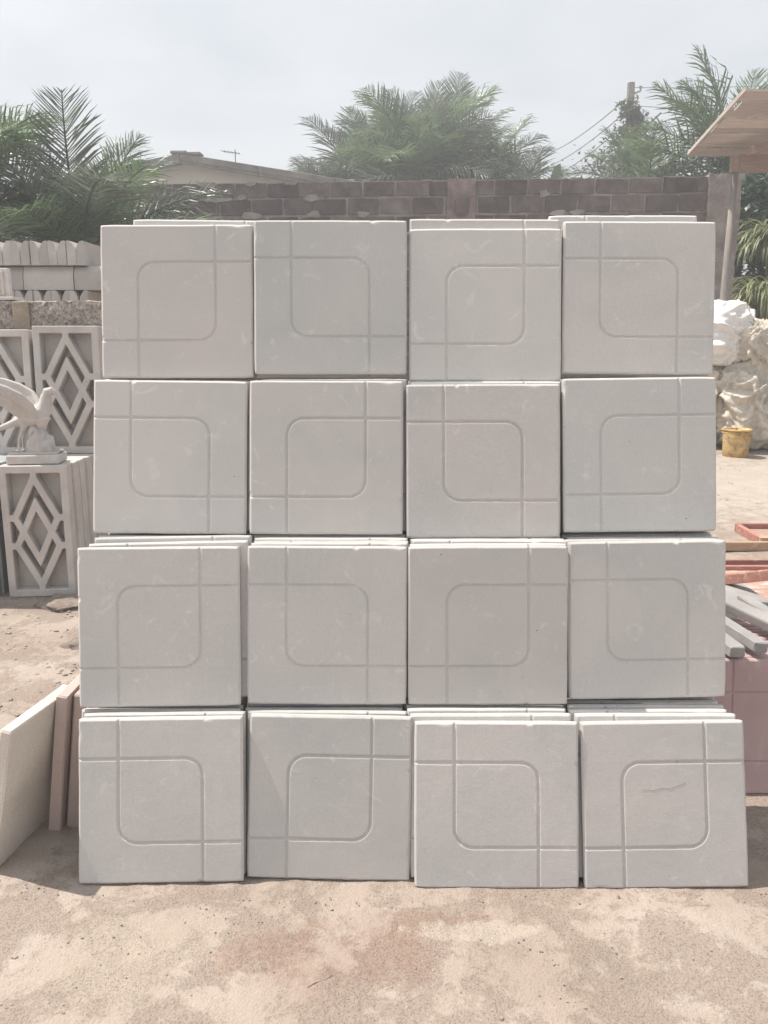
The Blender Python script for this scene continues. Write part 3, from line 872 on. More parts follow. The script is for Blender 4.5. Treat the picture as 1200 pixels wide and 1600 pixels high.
# ------------------------------------------------------------------ block wall at the back
def back_wall():
    A = Vector((-9.6, 13.37, 0)); B = Vector((4.72, 12.347, 0))
    yaw = atan2(B.y - A.y, B.x - A.x); Ln = (B - A).length
    root = empty('block_wall', A, yaw)
    tag(root, 'tall brown sandcrete block wall with pale mortar across the yard', 'wall')
    ZW = 3.955; th = .19
    m = MB(); m.box((Ln / 2, th / 2 + .006, (ZW - .012) / 2), (Ln, th, ZW - .012))
    link('mortar_core', m.mesh('mortar_core', M['mortar']), root)
    mw, mh = .487, .256
    def bl(seed, w, h):
        rnd = random.Random(seed); a, b = w / 2, h / 2
        j = lambda s=.010: rnd.uniform(-s, s)
        cut = lambda: rnd.choice([.006, .010, .014, .022, .05])
        poly = []
        for sx, sy in ((-1, -1), (1, -1), (1, 1), (-1, 1)):
            c1, c2 = cut(), cut() * .7
            p1 = (sx * (a - c1) + j(.004), sy * b + j(.006)); p2 = (sx * a + j(.006), sy * (b - c2) + j(.004))
            mid = (sx * (a - c1 * .3), sy * (b - c2 * .3))
            poly += [p1, mid, p2] if sx * sy < 0 else [p2, mid, p1]
        m = MB(); d = rnd.uniform(.010, .022)
        inner = [(p[0] * .985, p[1] * .97) for p in poly]
        n = len(poly)
        vs = [(p[0], -d, p[1]) for p in inner] + [(p[0], -d + .006, p[1]) for p in poly] + [(p[0], .05, p[1]) for p in poly]
        # order: make the polygon anticlockwise seen from the front
        fs = [tuple(range(n))]
        for i in range(n):
            k = (i + 1) % n
            fs.append((k, i, n + i, n + k)); fs.append((n + k, n + i, 2 * n + i, 2 * n + k))
        m.add(vs, fs)
        return m.mesh('block', M['block'])
    var = [bl(i, mw - .034, mh - .034) for i in range(7)]
    vtop = [bl(i + 20, mw - .030, .208) for i in range(5)]
    low = MB(); rnd = random.Random(3)
    ncol = int(Ln / mw) + 1
    z = ZW
    for r in range(15):
        hh = .236 if r == 0 else mh
        zc = z - hh / 2; z -= hh
        off = (r % 2) * mw / 2 + .06
        for i in range(ncol + 1):
            xc = off + mw * (i - .5)
            if xc - mw / 2 < 0 or xc + mw / 2 > Ln + .02: continue
            me = rnd.choice(vtop if r == 0 else var)
            Mx = Matrix.Translation((xc + rnd.uniform(-.006, .006), 0, zc - (.004 if r else .006) + rnd.uniform(-.005, .003))) @ Matrix.Rotation(rnd.uniform(-.012, .012), 4, 'Y')
            last = xc + mw / 2
            if r < 10: link('block', me, root, Mx)
            else: low.add([v.co for v in me.vertices], [tuple(p.vertices) for p in me.polygons], Mx)
        gap = Ln - last
        if gap > .12 and r < 10:
            link('block', rnd.choice(vtop if r == 0 else var), root, Matrix.Translation((last + gap / 2 - .01, 0, zc - .005)) @ Matrix.Diagonal((gap / mw * .96, 1, 1, 1)))
    o = low.build('lower_blocks', M['block'], root); o['kind'] = 'stuff'

    for q in range(34):                       # mortar squeezed out over the joints and smeared on the blocks
        rr = random.Random(400 + q); n = 11
        cx_, cz_ = rr.uniform(4.5, Ln - .2), ZW - rr.choice([.02, .236, .236, .49, .49, .75]) + rr.uniform(-.02, .02)
        w_, h_ = rr.uniform(.06, .22), rr.uniform(.025, .075)
        P_ = []
        for k in range(n):
            a_ = 2 * pi * k / n; r_s = rr.uniform(.55, 1.1)
            P_.append((cx_ + w_ * r_s * cos(a_), min(ZW - .004, cz_ + h_ * r_s * sin(a_))))
        m = MB(); m.prism(P_, -rr.uniform(.020, .030), .02)
        link('mortar_smear', m.mesh('mortar_smear', M['mortar']), root)
    # pier with rough mortar, and the end column
    def rough_box(name, cx, w, ztop, yf, yb, mat, seed):
        v = []; f = []
        nx, nz = 10, 70
        for j in range(nz + 1):
            for i in range(nx + 1):
                x = cx - w / 2 + w * i / nx; zz = ztop * j / nz
                k = fbm(x * 7 + seed, zz * 7, 1.3, 4)
                v.append((x + (.012 * k if i in (0, nx) else 0), yf - .022 * k, zz + (.015 * k if j == nz else 0)))
        n0 = len(v)
        for f0 in range(nz):
            for i in range(nx):
                a = f0 * (nx + 1) + i
                f.append((a, a + 1, a + nx + 2, a + nx + 1))
        per = [j * (nx + 1) for j in range(nz + 1)] + [nz * (nx + 1) + i for i in range(1, nx + 1)] + [j * (nx + 1) + nx for j in range(nz - 1, -1, -1)]
        for p in per: v.append((v[p][0], yb, v[p][2]))
        for i in range(len(per) - 1):
            f.append((per[i], per[i + 1], n0 + i + 1, n0 + i))
        f.append(tuple(n0 + i for i in range(len(per))))
        return link(name, mesh(name, v, f, mat), root)
    xp = (Vector((1.15, 12.6, 0)) - A).length
    rough_box('pier', xp, .42, ZW + .004, -.035, .17, M['pier'], 2)
    # square block showing in the pier
    m = MB(); m.box((xp + .01, -.055, ZW - .40), (.21, .05, .21), None, .03, .008, random.Random(5))
    link('block', m.mesh('block', M['block']), root)
    rough_box('end_column', Ln + .21, .46, ZW + .02, -.06, .25, M['mortar'], 9)
back_wall()

# ------------------------------------------------------------------ house behind the wall
def house():
    root = empty('house', (-5.25, 22.0, .28))
    tag(root, 'cream gabled house with weathered grey roof edge behind the block wall', 'house')
    zr = 6.28 - .28; dep = 9.0
    L = -4.6; Rr = 6.0
    zl = zr - .19 * -L; zR = zr - .150 * Rr
    m = MB()
    m.prism([(L + .5, 0), (Rr - .7, 0), (Rr - .7, zR - .05), (0, zr - .14), (L + .5, zl - .02)], .45, dep - .45)
    link('wall', m.mesh('wall', M['housewall']), root)
    for (x1, z1, nm) in ((L, zl, 'roof'), (Rr, zR, 'roof')):
        m = MB(); d = Vector((x1, 0, z1 - zr)); ln = d.length; ang = atan2(z1 - zr, x1)
        # corrugated sheet
        n = 90; v = []; f = []
        for i in range(n + 1):
            y = dep * i / n; h = .018 * (1 if i % 2 else -1)
            for t in (0, 1):
                v.append((x1 * t, y, zr + (z1 - zr) * t + .045 + h))
        for i in range(n): f.append((2 * i, 2 * i + 1, 2 * i + 3, 2 * i + 2))
        m.add(v, f)
        rf = link(nm, m.mesh(nm, M['roofsheet']), root)
        # fascia boards along the gable
        k = 3
        for q in range(k):
            a, b = q / k + .002, (q + 1) / k - .002
            m = MB()
            lo, hi = -.12, .03
            P = [(x1 * a, zr + (z1 - zr) * a + lo), (x1 * b, zr + (z1 - zr) * b + lo), (x1 * b, zr + (z1 - zr) * b + hi), (x1 * a, zr + (z1 - zr) * a + hi)]
            if x1 < 0: P = P[::-1]
            m.prism(P, -.02 - .004 * q, .03)
            link('fascia_board', m.mesh('fascia_board', M['fascia']), rf)
            m = MB()
            lo2, hi2 = -.20, -.10
            P = [(x1 * a, zr + (z1 - zr) * a + lo2), (x1 * b, zr + (z1 - zr) * b + lo2), (x1 * b, zr + (z1 - zr) * b + hi2), (x1 * a, zr + (z1 - zr) * a + hi2)]
            if x1 < 0: P = P[::-1]
            m.prism(P, .034, .07)
            link('rafter', m.mesh('rafter', M['fascia']), rf)
    m = MB()
    m.box((-.02, .20, zr + .060), (.42, .5, .06), None, .02, .01, random.Random(3))
    m.box((.38, .15, zr + .035), (.34, .4, .07), None, .02, .012, random.Random(5))
    link('ridge_cap', m.mesh('ridge_cap', M['fascia']), rf)
    an = empty('tv_antenna', (-3.87, 22.3, 6.17))
    tag(an, 'small thin television antenna on the house roof edge', 'antenna')
    m = MB(); m.tube([(0, 0, -.05), (0, 0, .30)], .013, 6); link('mast', m.mesh('mast', M['wire']), an)
    m = MB(); m.tube([(-.34, 0, .26), (.12, 0, .21)], .008, 6); link('boom', m.mesh('boom', M['wire']), an)
    for i in range(5):
        x = -.3 + .09 * i
        m = MB(); m.tube([(x - .05, -.15, .255 - .0108 * i * 9 / 9), (x + .05, .15, .255 - .0108 * i)], .006, 5); link('element', m.mesh('element', M['wire']), an)
house()

# ------------------------------------------------------------------ palms
def frond_mesh(seed, L, droop, mat, n=58, wid=.030, spread=.34):
    rnd = random.Random(seed)
    m = MB()
    N = 14; pts = []; p = Vector((0, 0, 0)); a = 0.0
    side = rnd.uniform(-.12, .12)
    for i in range(N + 1):
        pts.append(p.copy())
        t = i / N
        a = -droop * t ** 1.4
        p = p + Vector((cos(a) * cos(side * t), sin(side * t), sin(a))) * (L / N)
    m.tube(pts, [L * .010 * (1 - .85 * i / N) + .003 for i in range(N + 1)], 5)
    for i in range(n):
        t = .10 + .90 * (i + rnd.random() * .6) / n
        t = min(t, .998)
        q = t * N; k = min(int(q), N - 1); u = q - k
        b = pts[k].lerp(pts[k + 1], u); d = (pts[k + 1] - pts[k]).normalized()
        sv = Vector((-d.y, d.x, 0)); sv = sv.normalized() if sv.length > 1e-4 else Vector((0, 1, 0))
        up = sv.cross(d) * -1
        if up.z < 0: up = -up
        for s_ in (-1, 1):
            ln = L * spread * (sin(pi * min(1, t * .93 + .07)) ** .55 * .85 + .15 * (1 - t)) * rnd.uniform(.78, 1.1)
            if t > .93: ln *= .75
            fw = .45 + .75 * t + rnd.uniform(-.12, .12)
            lift = rnd.choice([.05, .35, .6]) + rnd.uniform(-.15, .15)
            dr = (d * fw + sv * s_ + up * lift).normalized()
            w = wid * (L / 2.2) * rnd.uniform(.8, 1.15) * (.55 + .45 * sin(pi * t))
            nn = dr.cross(up).normalized() if abs(dr.dot(up)) < .95 else sv
            e1 = b + dr * ln * .40 + Vector((0, 0, -.03 * ln))
            e2 = b + dr * ln * .78 + Vector((0, 0, -rnd.uniform(.08, .20) * ln))
            e3 = b + dr * ln + Vector((0, 0, -rnd.uniform(.22, .50) * ln))
            tw = Vector((0, 0, rnd.uniform(-.4, .4)))
            wv = (d * .9 + tw).normalized()
            vs = [b - wv * w * .3, b + wv * w * .3, e1 - wv * w * .5, e1 + wv * w * .5, e2 - wv * w * .36, e2 + wv * w * .36, e3]
            m.add(vs, [(0, 1, 3, 2), (2, 3, 5, 4), (4, 5, 6)])
    return m.mesh('frond', mat, True)

FR = {}
def fronds(key, mat, L, n=58, wid=.03):
    if key not in FR:
        FR[key] = [frond_mesh(hash(key) % 97 + i * 7 if False else 100 + 13 * i + len(FR) * 211, L, dr, mat, n, wid) for i, dr in enumerate([.45, .7, .95, 1.2, 1.5, 1.8])]
    return FR[key]

def palm(name, base, h, R, nf, lab, grp, mats=('palm_a',), seed=1, dry=3, emin=-.35, emax=1.42, trunk_r=.16, n=58, wid=.03, extra=()):
    rnd = random.Random(seed)
    root = empty(name, base)
    tag(root, lab, 'palm tree', grp)
    m = MB(); k = 14
    m.tube([(.04 * sin(i), .03 * cos(i * 1.7), h * i / k) for i in range(k + 1)], [trunk_r * (1.15 if i % 2 else .92) * (1.25 if i == 0 else 1) for i in range(k + 1)], 10)
    link('trunk', m.mesh('trunk', M['trunk']), root)
    az = rnd.uniform(0, 6.28)
    spec = []
    for i in range(nf):
        t = i / (nf - 1)
        az += 2.39996
        el = emax - (emax - emin) * t ** .85 + rnd.uniform(-.1, .1)
        spec.append((az, el, rnd.uniform(.85, 1.1) * (0.82 + .18 * sin(pi * min(1, t + .25))), t))
    for (a_, e_, s_) in extra: spec.append((a_, e_, s_, .05))
    for (a_, el, sc, t) in spec:
        mt = rnd.choice(mats)
        fl = fronds((mt, round(R, 2)), M[mt], R, n, wid)
        me = fl[min(5, max(0, int(1.0 + 3.6 * t + rnd.uniform(-1, 1))))]
        Mx = Matrix.Translation((.06 * cos(a_), .06 * sin(a_), h - .15 * t)) @ Matrix.Rotation(a_, 4, 'Z') @ Matrix.Rotation(-el, 4, 'Y') @ Matrix.Rotation(rnd.uniform(-.4, .4), 4, 'X') @ Matrix.Scale(sc, 4)
        link('frond', me, root, Mx)
    fl = fronds(('palm_dry', round(R, 2)), M['palm_dry'], R, n, wid)
    for i in range(dry):
        a_ = rnd.uniform(0, 6.28); el = rnd.uniform(-1.2, -.6)
        Mx = Matrix.Translation((0, 0, h - .2)) @ Matrix.Rotation(a_, 4, 'Z') @ Matrix.Rotation(-el, 4, 'Y') @ Matrix.Scale(rnd.uniform(.7, .95), 4)
        link('frond', rnd.choice(fl), root, Mx)
    return root

# left, close to the yard
palm('palm_tree', (-3.35, 9.3, gz0(0, 9.3)), 2.35, 1.75, 34, 'dark bushy palm rising behind the kerb pile, fronds over the block wall', 'palms at the left',
     ('palm_a', 'palm_a', 'palm_b'), 4, 12, extra=((.15, .62, 1.0), (.05, .28, .95), (-.1, .02, .9), (1.2, 1.25, 1.0), (-1.0, .3, .7)), wid=.034)
palm('palm_tree', (-4.95, 9.0, gz0(0, 9)), 2.5, 2.0, 32, 'palm at the left edge with long fronds reaching in from outside', 'palms at the left',
     ('palm_a', 'palm_b'), 9, 10, extra=((.2, 1.0, 1.0), (0, .55, .9), (-.3, .9, 1.0)), wid=.034)
palm('palm_tree', (-4.1, 10.8, gz0(0, 10.8)), 2.0, 1.7, 26, 'low dense palm between the two left palms, nearly filling the gap', 'palms at the left', ('palm_a',), 15, 8, emin=-.6, wid=.036)
# centre, behind the wall
for i, (x, y, h, R, nf, lab) in enumerate([
    (.95, 22.6, 5.5, 2.7, 50, 'large bright green palm crown in the middle above the wall'),
    (-.55, 24.0, 5.3, 2.5, 44, 'grey green palm at the left of the middle clump'),
    (2.7, 24.0, 5.3, 2.4, 44, 'palm at the right of the middle clump with drooping fronds'),
    (0.4, 26.0, 6.35, 2.6, 40, 'tall palm standing behind the middle clump, left of its peak'),
    (1.9, 26.5, 6.5, 2.6, 40, 'tall palm standing behind the middle clump, right of its peak'),
    (-1.5, 23.4, 4.6, 1.9, 34, 'small palm at the far left end of the middle clump'),
    (3.7, 23.4, 4.7, 2.0, 34, 'small palm at the far right end of the middle clump')]):
    palm('palm_tree', (x, y, .28), h, R, nf, lab, 'palms in the middle behind the wall', ('palm_b', 'palm_b', 'palm_a') if i in (0,) else ('palm_a', 'palm_b'), 30 + i * 5, 6, wid=.042, n=54, emin=-.55)
# right
palm('palm_tree', (7.45, 18.0, .28), 4.55, 2.7, 14, 'feathery palm at the right behind the plank shed roof', 'palms at the right', ('palm_b',), 71, 1, emin=.05,
     extra=((2.6, 1.40, 1.08), (3.0, 1.02, 1.0), (3.15, .80, .9), (3.2, .50, .95), (3.0, .25, .9), (.6, 1.15, 1.05), (2.4, 1.15, .95), (3.6, 1.2, .9)), n=46, wid=.028)
palm('palm_tree', (5.9, 19.0, .28), 4.35, 2.0, 18, 'low palm with upright fronds just above the wall at right', 'palms at the right', ('palm_b', 'palm_a'), 77, 1, emin=.15, n=44, wid=.024,
     extra=((2.8, 1.2, 1.0), (.4, 1.15, 1.0), (3.1, .7, 1.0)))

# ------------------------------------------------------------------ utility poles and wires
def tangle(pts_r, nleaf, mat, name, parent, seed, ls=.12, clump=60):
    """leaves gathered in clumps round a list of (centre, radius)"""
    rnd = random.Random(seed); m = MB()
    cl = []
    for _ in range(clump):
        c, r = rnd.choice(pts_r); d = Vector((rnd.gauss(0, 1), rnd.gauss(0, 1), rnd.gauss(0, 1))).normalized()
        cl.append((Vector(c) + d * r * rnd.uniform(.2, .85), r * rnd.uniform(.18, .36)))
    for _ in range(nleaf):
        c, r = rnd.choice(cl)
        p = c + Vector((rnd.gauss(0, .55), rnd.gauss(0, .55), rnd.gauss(0, .55))) * r
        R_ = Matrix.Rotation(rnd.uniform(0, 6.28), 4, 'Z') @ Matrix.Rotation(rnd.uniform(-1.1, .5), 4, 'Y') @ Matrix.Rotation(rnd.uniform(-.7, .7), 4, 'X')
        s_ = ls * rnd.uniform(.6, 1.25)
        vs = [(0, 0, 0), (.35 * s_, -.28 * s_, .03 * s_), (.35 * s_, .28 * s_, .03 * s_), (s_, 0, -.10 * s_), (.5 * s_, 0, .0)]
        m.add(vs, [(0, 1, 4), (0, 4, 2), (1, 3, 4), (4, 3, 2)], Matrix.Translation(p) @ R_)
    return m.build(name, mat, parent)

up = empty('utility_pole', (7.45, 26, .28))
tag(up, 'grey wooden utility pole rising from the vine, four wires running left', 'utility pole')
m = MB(); m.tube([(.05, 0, 0), (-.03, 0, 4.5), (-.08, 0, 8.85)], [.16, .14, .11], 10); pole_ = link('pole', m.mesh('pole', M['upole']), up)
WZ = [8.45, 8.08, 7.74, 7.38]
for zq in WZ:
    m = MB(); m.tube([(-.08, -.12, zq - .04), (-.08, -.12, zq + .07)], [.035, .05], 8); link('insulator', m.mesh('insulator', M['steel']), pole_)
m = MB(); m.tube([(.02, -.02, 8.55), (.20, -.03, 8.62), (.20, -.03, 8.75)], [.03, .03, .05], 8); link('insulator', m.mesh('insulator', M['steel']), pole_)
m = MB(); m.tube([(.05, 0, 7.3), (.9, .1, 8.05)], [.035, .03], 6); link('bare_branch', m.mesh('bare_branch', M['upole']), up)
fp = empty('utility_pole', (7.6, 42, .28))
tag(fp, 'far utility pole hidden behind the middle palms, carrying the wires', 'utility pole')
m = MB(); m.tube([(0, 0, 0), (0, 0, 10.1)], [.16, .11], 8); link('pole', m.mesh('pole', M['upole']), fp)
for i, zq in enumerate(WZ):
    a = Vector((7.37, 25.88, .28 + zq + .07)); b = Vector((7.6, 41.9, 10.40 - .6 * i))
    m = MB(); pts = []
    for k in range(25):
        t = k / 24; p = a.lerp(b, t); p.z -= 4 * .25 * t * (1 - t); pts.append(p)
    m.tube(pts, .017, 5)
    o = m.build('power_wire', M['wire'])
    tag(o, f'thin dark power wire sloping left from the pole, {["topmost", "second from the top", "third from the top", "lowest"][i]}', 'wire', 'wires from the utility pole')
for i, (z0, z1) in enumerate(((9.0, 9.75), (8.5, 8.75))):
    a = Vector((7.5, 26, z0)); b = Vector((17, 27, z1)); m = MB()
    m.tube([a.lerp(b, t / 12) - Vector((0, 0, 4 * .15 * (t / 12) * (1 - t / 12))) for t in range(13)], .009, 5)
    o = m.build('power_wire', M['wire'])
    tag(o, f'{["upper", "lower"][i]} faint wire running right from the pole top behind palm fronds', 'wire', 'wires from the utility pole')
vn = empty('climbing_vine', (7.4, 25.7, .28))
tag(vn, 'leafy climbing vine heaped over the utility pole', 'vine')
o = tangle([((-.05, 0, 8.0), .45), ((0, 0, 7.5), .5), ((-.2, 0, 7.0), .75), ((-.4, 0, 6.5), 1.0), ((-.5, 0, 6.0), 1.25), ((.5, 0, 6.9), .6), ((-.7, 0, 5.5), 1.6), ((.4, 0, 5.6), 1.4), ((0, 0, 4.5), 1.8), ((0, 0, 3.3), 1.8)],
       5200, M['vine'], 'foliage', vn, 5, .15, 190)
m = MB()
for k in range(5):
    rr = random.Random(k)
    m.tube([(rr.uniform(-.8, .8), rr.uniform(-.3, .3), 0), (rr.uniform(-.6, .4), 0, 3), (rr.uniform(-.3, .2), 0, 5.8), (rr.uniform(-.15, .1), 0, 7.8)], [.05, .04, .03, .015], 6)
link('stem', m.mesh('stem', M['twig']), vn)
# little plants on the wall top
def sprout(x, y, z, lab, n, L, seed, mat, broad=.03):
    root = empty('wall_weed', (x, y, z)); tag(root, lab, 'plant', 'weeds behind the wall top')
    rnd = random.Random(seed)
    for i in range(n):
        m = MB(); a = rnd.uniform(0, 6.28); lean = rnd.uniform(.1, .9); w = broad
        d = Vector((cos(a) * sin(lean), sin(a) * sin(lean), cos(lean)))
        s_ = d.cross(Vector((0, 1, .2))).normalized()
        P = [d * (L * t) + Vector((0, 0, -.25 * L * t * t)) for t in (0, .35, .7, 1)]
        vs = []
        for p, q in zip(P, (.4, 1, .8, .05)): vs += [p - s_ * w * q, p + s_ * w * q]
        m.add(vs, [(0, 1, 3, 2), (2, 3, 5, 4), (4, 5, 7, 6)])
        link('leaf', m.mesh('leaf', mat, True), root)
sprout(2.97, 12.75, 3.85, 'small weed sprouting above the wall right of the middle palms', 6, .26, 3, M['vine'], .02)
sprout(3.28, 12.70, 3.85, 'tiny leaf tip poking over the wall left of the pole', 4, .16, 6, M['vine'], .016)
sprout(4.55, 23.0, 5.7, 'broad banana leaf beside the middle palms above the wall', 3, .85, 8, M['palm_b'], .13)
# the banana plant needs a stem
bst = [o for o in bpy.data.objects if o.name.startswith('wall_weed')][-1]
m = MB(); m.tube([(0, 0, -5.4), (0, 0, .05)], [.10, .05], 8); link('stem', m.mesh('stem', M['trunk']), bst)

# ------------------------------------------------------------------ plank shed at right
def shed():
    root = empty('plank_shed', (4.6, 11.1, gz0(0, 11.1)))
    tag(root, 'open timber shed with plank roof seen from below at right', 'shed')
    bx, by, bz = root.location
    def L(p): return Vector(p) - Vector((bx, by, bz))
    ya, za = 11.62, 4.06       # low back eave
    yb, zb = 9.95, 4.375       # high front eave
    n = 8; rnd = random.Random(7)
    sl = atan2(zb - za, ya - yb)
    for i in range(n):
        t0 = i / n; t1 = (i + 1) / n - .004
        y0, y1 = ya + (yb - ya) * t0, ya + (yb - ya) * t1
        z0, z1 = za + (zb - za) * t0, za + (zb - za) * t1
        lap = .030 * (i % 2) + rnd.uniform(0, .008)
        m = MB(); K = 14; x0 = 4.155 + rnd.uniform(-.03, .05); x1 = 8.2
        v = []; f = []
        for k in range(K + 1):
            x = x0 + (x1 - x0) * k / K
            w0 = .030 * fbm(x * 2.6, i * 3.1, 1, 4); w1 = .030 * fbm(x * 2.6, i * 3.1, 7, 4)
            v += [(x, y0 + w0, z0 + lap), (x, y1 + w1, z1 + lap), (x, y1 + w1, z1 + lap + .025), (x, y0 + w0, z0 + lap + .025)]
        for k in range(K):
            a = 4 * k; b = a + 4
            f += [(a, a + 1, b + 1, b), (a + 1, a + 2, b + 2, b + 1), (a + 2, a + 3, b + 3, b + 2), (a + 3, a, b, b + 3)]
        f += [(0, 3, 2, 1), (4 * K, 4 * K + 1, 4 * K + 2, 4 * K + 3)]
        m.add([L(p) for p in v], f)
        link('roof_plank', m.mesh('roof_plank', M['plank']), root)
    def timber(name, a, b, w, h, mat, up=Vector((0, 0, 1)), seed=1):
        a, b = L(a), L(b); d = (b - a); ln = d.length; d.normalize()
        s_ = d.cross(up).normalized(); u = s_.cross(d)
        Mx = Matrix((( d.x, s_.x, u.x, (a.x + b.x) / 2), (d.y, s_.y, u.y, (a.y + b.y) / 2), (d.z, s_.z, u.z, (a.z + b.z) / 2), (0, 0, 0, 1)))
        m = MB(); m.box((0, 0, 0), (ln, w, h), None, .004, .003, random.Random(seed))
        link(name, m.mesh(name, mat), root, Mx)
    # rake boards on top of the left edge
    timber('rake_board', (4.13, 11.64, 4.10), (4.13, 9.93, 4.425), .025, .055, M['plank'])
    # beams, braces
    timber('beam', (4.60, 11.10, 3.86), (8.0, 11.10, 3.86), .06, .22, M['beam'], seed=2)
    timber('brace', (4.66, 11.03, 3.985), (5.9, 10.1, 4.27), .05, .09, M['beam'], seed=3)
    timber('rafter', (5.9, 11.62, 4.02), (5.9, 10.0, 4.325), .05, .07, M['beam'], seed=4)
    timber('rafter', (7.4, 11.62, 4.02), (7.4, 10.0, 4.325), .05, .07, M['beam'], seed=5)
    timber('front_board', (4.62, 10.02, 4.215), (8.0, 10.02, 4.215), .025, .27, M['plank'], seed=6)
    timber('post_cap', (4.52, 11.13, 3.86), (4.60, 11.13, 3.86), .12, .20, M['beam'], seed=8)
    m = MB(); m.tube([(-.03, 0.03, -.05), (-.035, .03, 1.8), (-.02, .03, 3.56)], [.048, .045, .042], 12)
    link('post', m.mesh('post', M['post'], True), root)
    m = MB(); m.tube([(3.2, 0, -.05), (3.22, 0, 1.8), (3.2, 0, 3.56)], [.075, .066, .060], 12)
    link('post', m.mesh('post', M['post'], True), root)
    for xx in (0.2, 3.2):
        m = MB(); m.tube([(xx, -1.0, -.05), (xx, -1.0, 3.84)], [.07, .06], 12)
        if xx > 1: link('post', m.mesh('post', M['post'], True), root)
shed()

# ------------------------------------------------------------------ sacks, tarp, bucket
def lump(name, c, d, mat, seed, rz=0, p=2.6, wr=.10, sub=5, tilt=0):
    bm = bmesh.new(); bmesh.ops.create_icosphere(bm, subdivisions=sub, radius=1)
    for v in bm.verts:
        q = v.co.normalized()
        s_ = (abs(q.x) ** p + abs(q.y) ** p + abs(q.z) ** p) ** (-1 / p)
        w = q * s_
        P = Vector((w.x * d[0] / 2, w.y * d[1] / 2, w.z * d[2] / 2))
        wn = mnoise.noise(P * 1.6 + Vector((seed, 5, 1))); wm = mnoise.noise(P * 2.3 + Vector((2, seed, 7)))
        k = wr * .30 * mnoise.noise(P * 2.0 + Vector((seed, seed, 0)))
        for (ang, fr, am, ph) in ((.25, 3.4, .42, 1), (-.60, 5.5, .36, 2), (1.15, 4.4, .34, 3), (-.15, 8.0, .28, 4), (.75, 11.0, .22, 5), (-1.0, 14.0, .18, 6)):
            hx = P.x * .8 + P.y * .75
            u = (hx * cos(ang) + P.z * sin(ang)) * fr + wn * 1.5 + wm * .9 * ph * .5 + seed * ph
            tri = 1 - abs((u % 1.0) - .5) * 2
            msk = max(0.0, min(1.0, .5 + 1.6 * mnoise.noise(P * 2.7 + Vector((ph * 3, seed, ph)))))
            k += wr * am * (tri ** 2.2 - .3) * msk
        v.co = P + w.normalized() * k
        if v.co.z < -d[2] / 2 + .02: v.co.z = -d[2] / 2 + .02
    me = bpy.data.meshes.new(name); bm.to_mesh(me); bm.free(); me.materials.append(mat)
    me.polygons.foreach_set('use_smooth', [True] * len(me.polygons))
    o = link(name, me); o.location = c; o.rotation_euler = (0, tilt, rz)
    return o
gs = gz0(0, 10.8)
SG = 'filled sacks heaped at the right'
tag(lump('sack', (5.02, 10.75, gs + .58), (1.15, .85, 1.16), M['sack'], 3, .15, 3.4, .25, 6), 'big crumpled beige woven sack standing behind the yellow bucket', 'sack', SG)
tag(lump('sack', (5.15, 10.72, gs + 1.32), (1.15, .80, .62), M['sack'], 7, -.1, 3.0, .26, 6, .10), 'crumpled beige sack lying on top of the big standing sack', 'sack', SG)
tag(lump('sack', (4.42, 11.0, gs + .55), (.62, .7, 1.10), M['sack'], 11, .3, 3.2, .20, 6), 'greyish folded sack left of the big sack, beside the grey stack', 'sack', SG)
tag(lump('sack', (6.35, 10.9, gs + .55), (1.2, .9, 1.1), M['sack'], 15, 0, 3.0, .16, 5), 'beige sack at the far right end of the heap', 'sack', SG)
tag(lump('tarp', (4.50, 10.9, gs + 1.50), (.72, .75, .86), M['tarp'], 19, .3, 2.6, .17, 6, .0), 'bright white tarp bundled on top of the sacks by the post', 'tarp')
tag(lump('sack', (5.75, 11.1, gs + 1.45), (1.0, .8, .6), M['sack'], 23, .2, 2.8, .15, 5, 0), 'beige sack at the top right of the heap under the shed', 'sack', SG)

bk = empty('bucket', (4.455, 10.08, gz0(0, 10.08) + .002))
tag(bk, 'dirty yellow plastic bucket with dented rim on the ground by the sacks', 'bucket')
m = MB(); n = 40; prof = [(.0, .012), (.138, .012), (.146, .0), (.150, .004), (.158, .12), (.166, .24), (.172, .34), (.166, .34), (.150, .06), (.0, .05)]
vs = []; fs = []
for (r, z) in prof:
    for k in range(n):
        a = 2 * pi * k / n; w = 1 + .02 * sin(3 * a + z * 9) * (z / .34)
        vs.append((r * w * cos(a), r * w * sin(a), z))
for i in range(len(prof) - 1):
    for k in range(n):
        fs.append((i * n + k, i * n + (k + 1) % n, (i + 1) * n + (k + 1) % n, (i + 1) * n + k))
m.add(vs, fs); link('tub', m.mesh('tub', M['bucket'], True), bk)
def ring(r, z, t, wob=0.0):
    m = MB(); k = 40; vs = []; fs = []
    for i in range(k):
        a = 2 * pi * i / k; w = 1 + wob * sin(3 * a)
        for q in range(6):
            b = 2 * pi * q / 6; rr = r * w + t * cos(b)
            vs.append((rr * cos(a), rr * sin(a), z + t * 1.3 * sin(b)))
    for i in range(k):
        for q in range(6):
            fs.append((i * 6 + q, ((i + 1) % k) * 6 + q, ((i + 1) % k) * 6 + (q + 1) % 6, i * 6 + (q + 1) % 6))
    m.add(vs, fs); return m
rim_ = link('rim', ring(.176, .338, .010, .02).mesh('rim', M['bucket'], True), bk)
link('rim_band', ring(.171, .302, .006, .02).mesh('rim_band', M['bucket'], True), rim_)
m = MB(); m.tube([(.178 * cos(a), -.178 * abs(sin(a)) - .0, .30 - .16 * abs(sin(a))) for a in [pi * k / 14 for k in range(15)]], .004, 6)
link('handle', m.mesh('handle', M['steel'], True), bk)

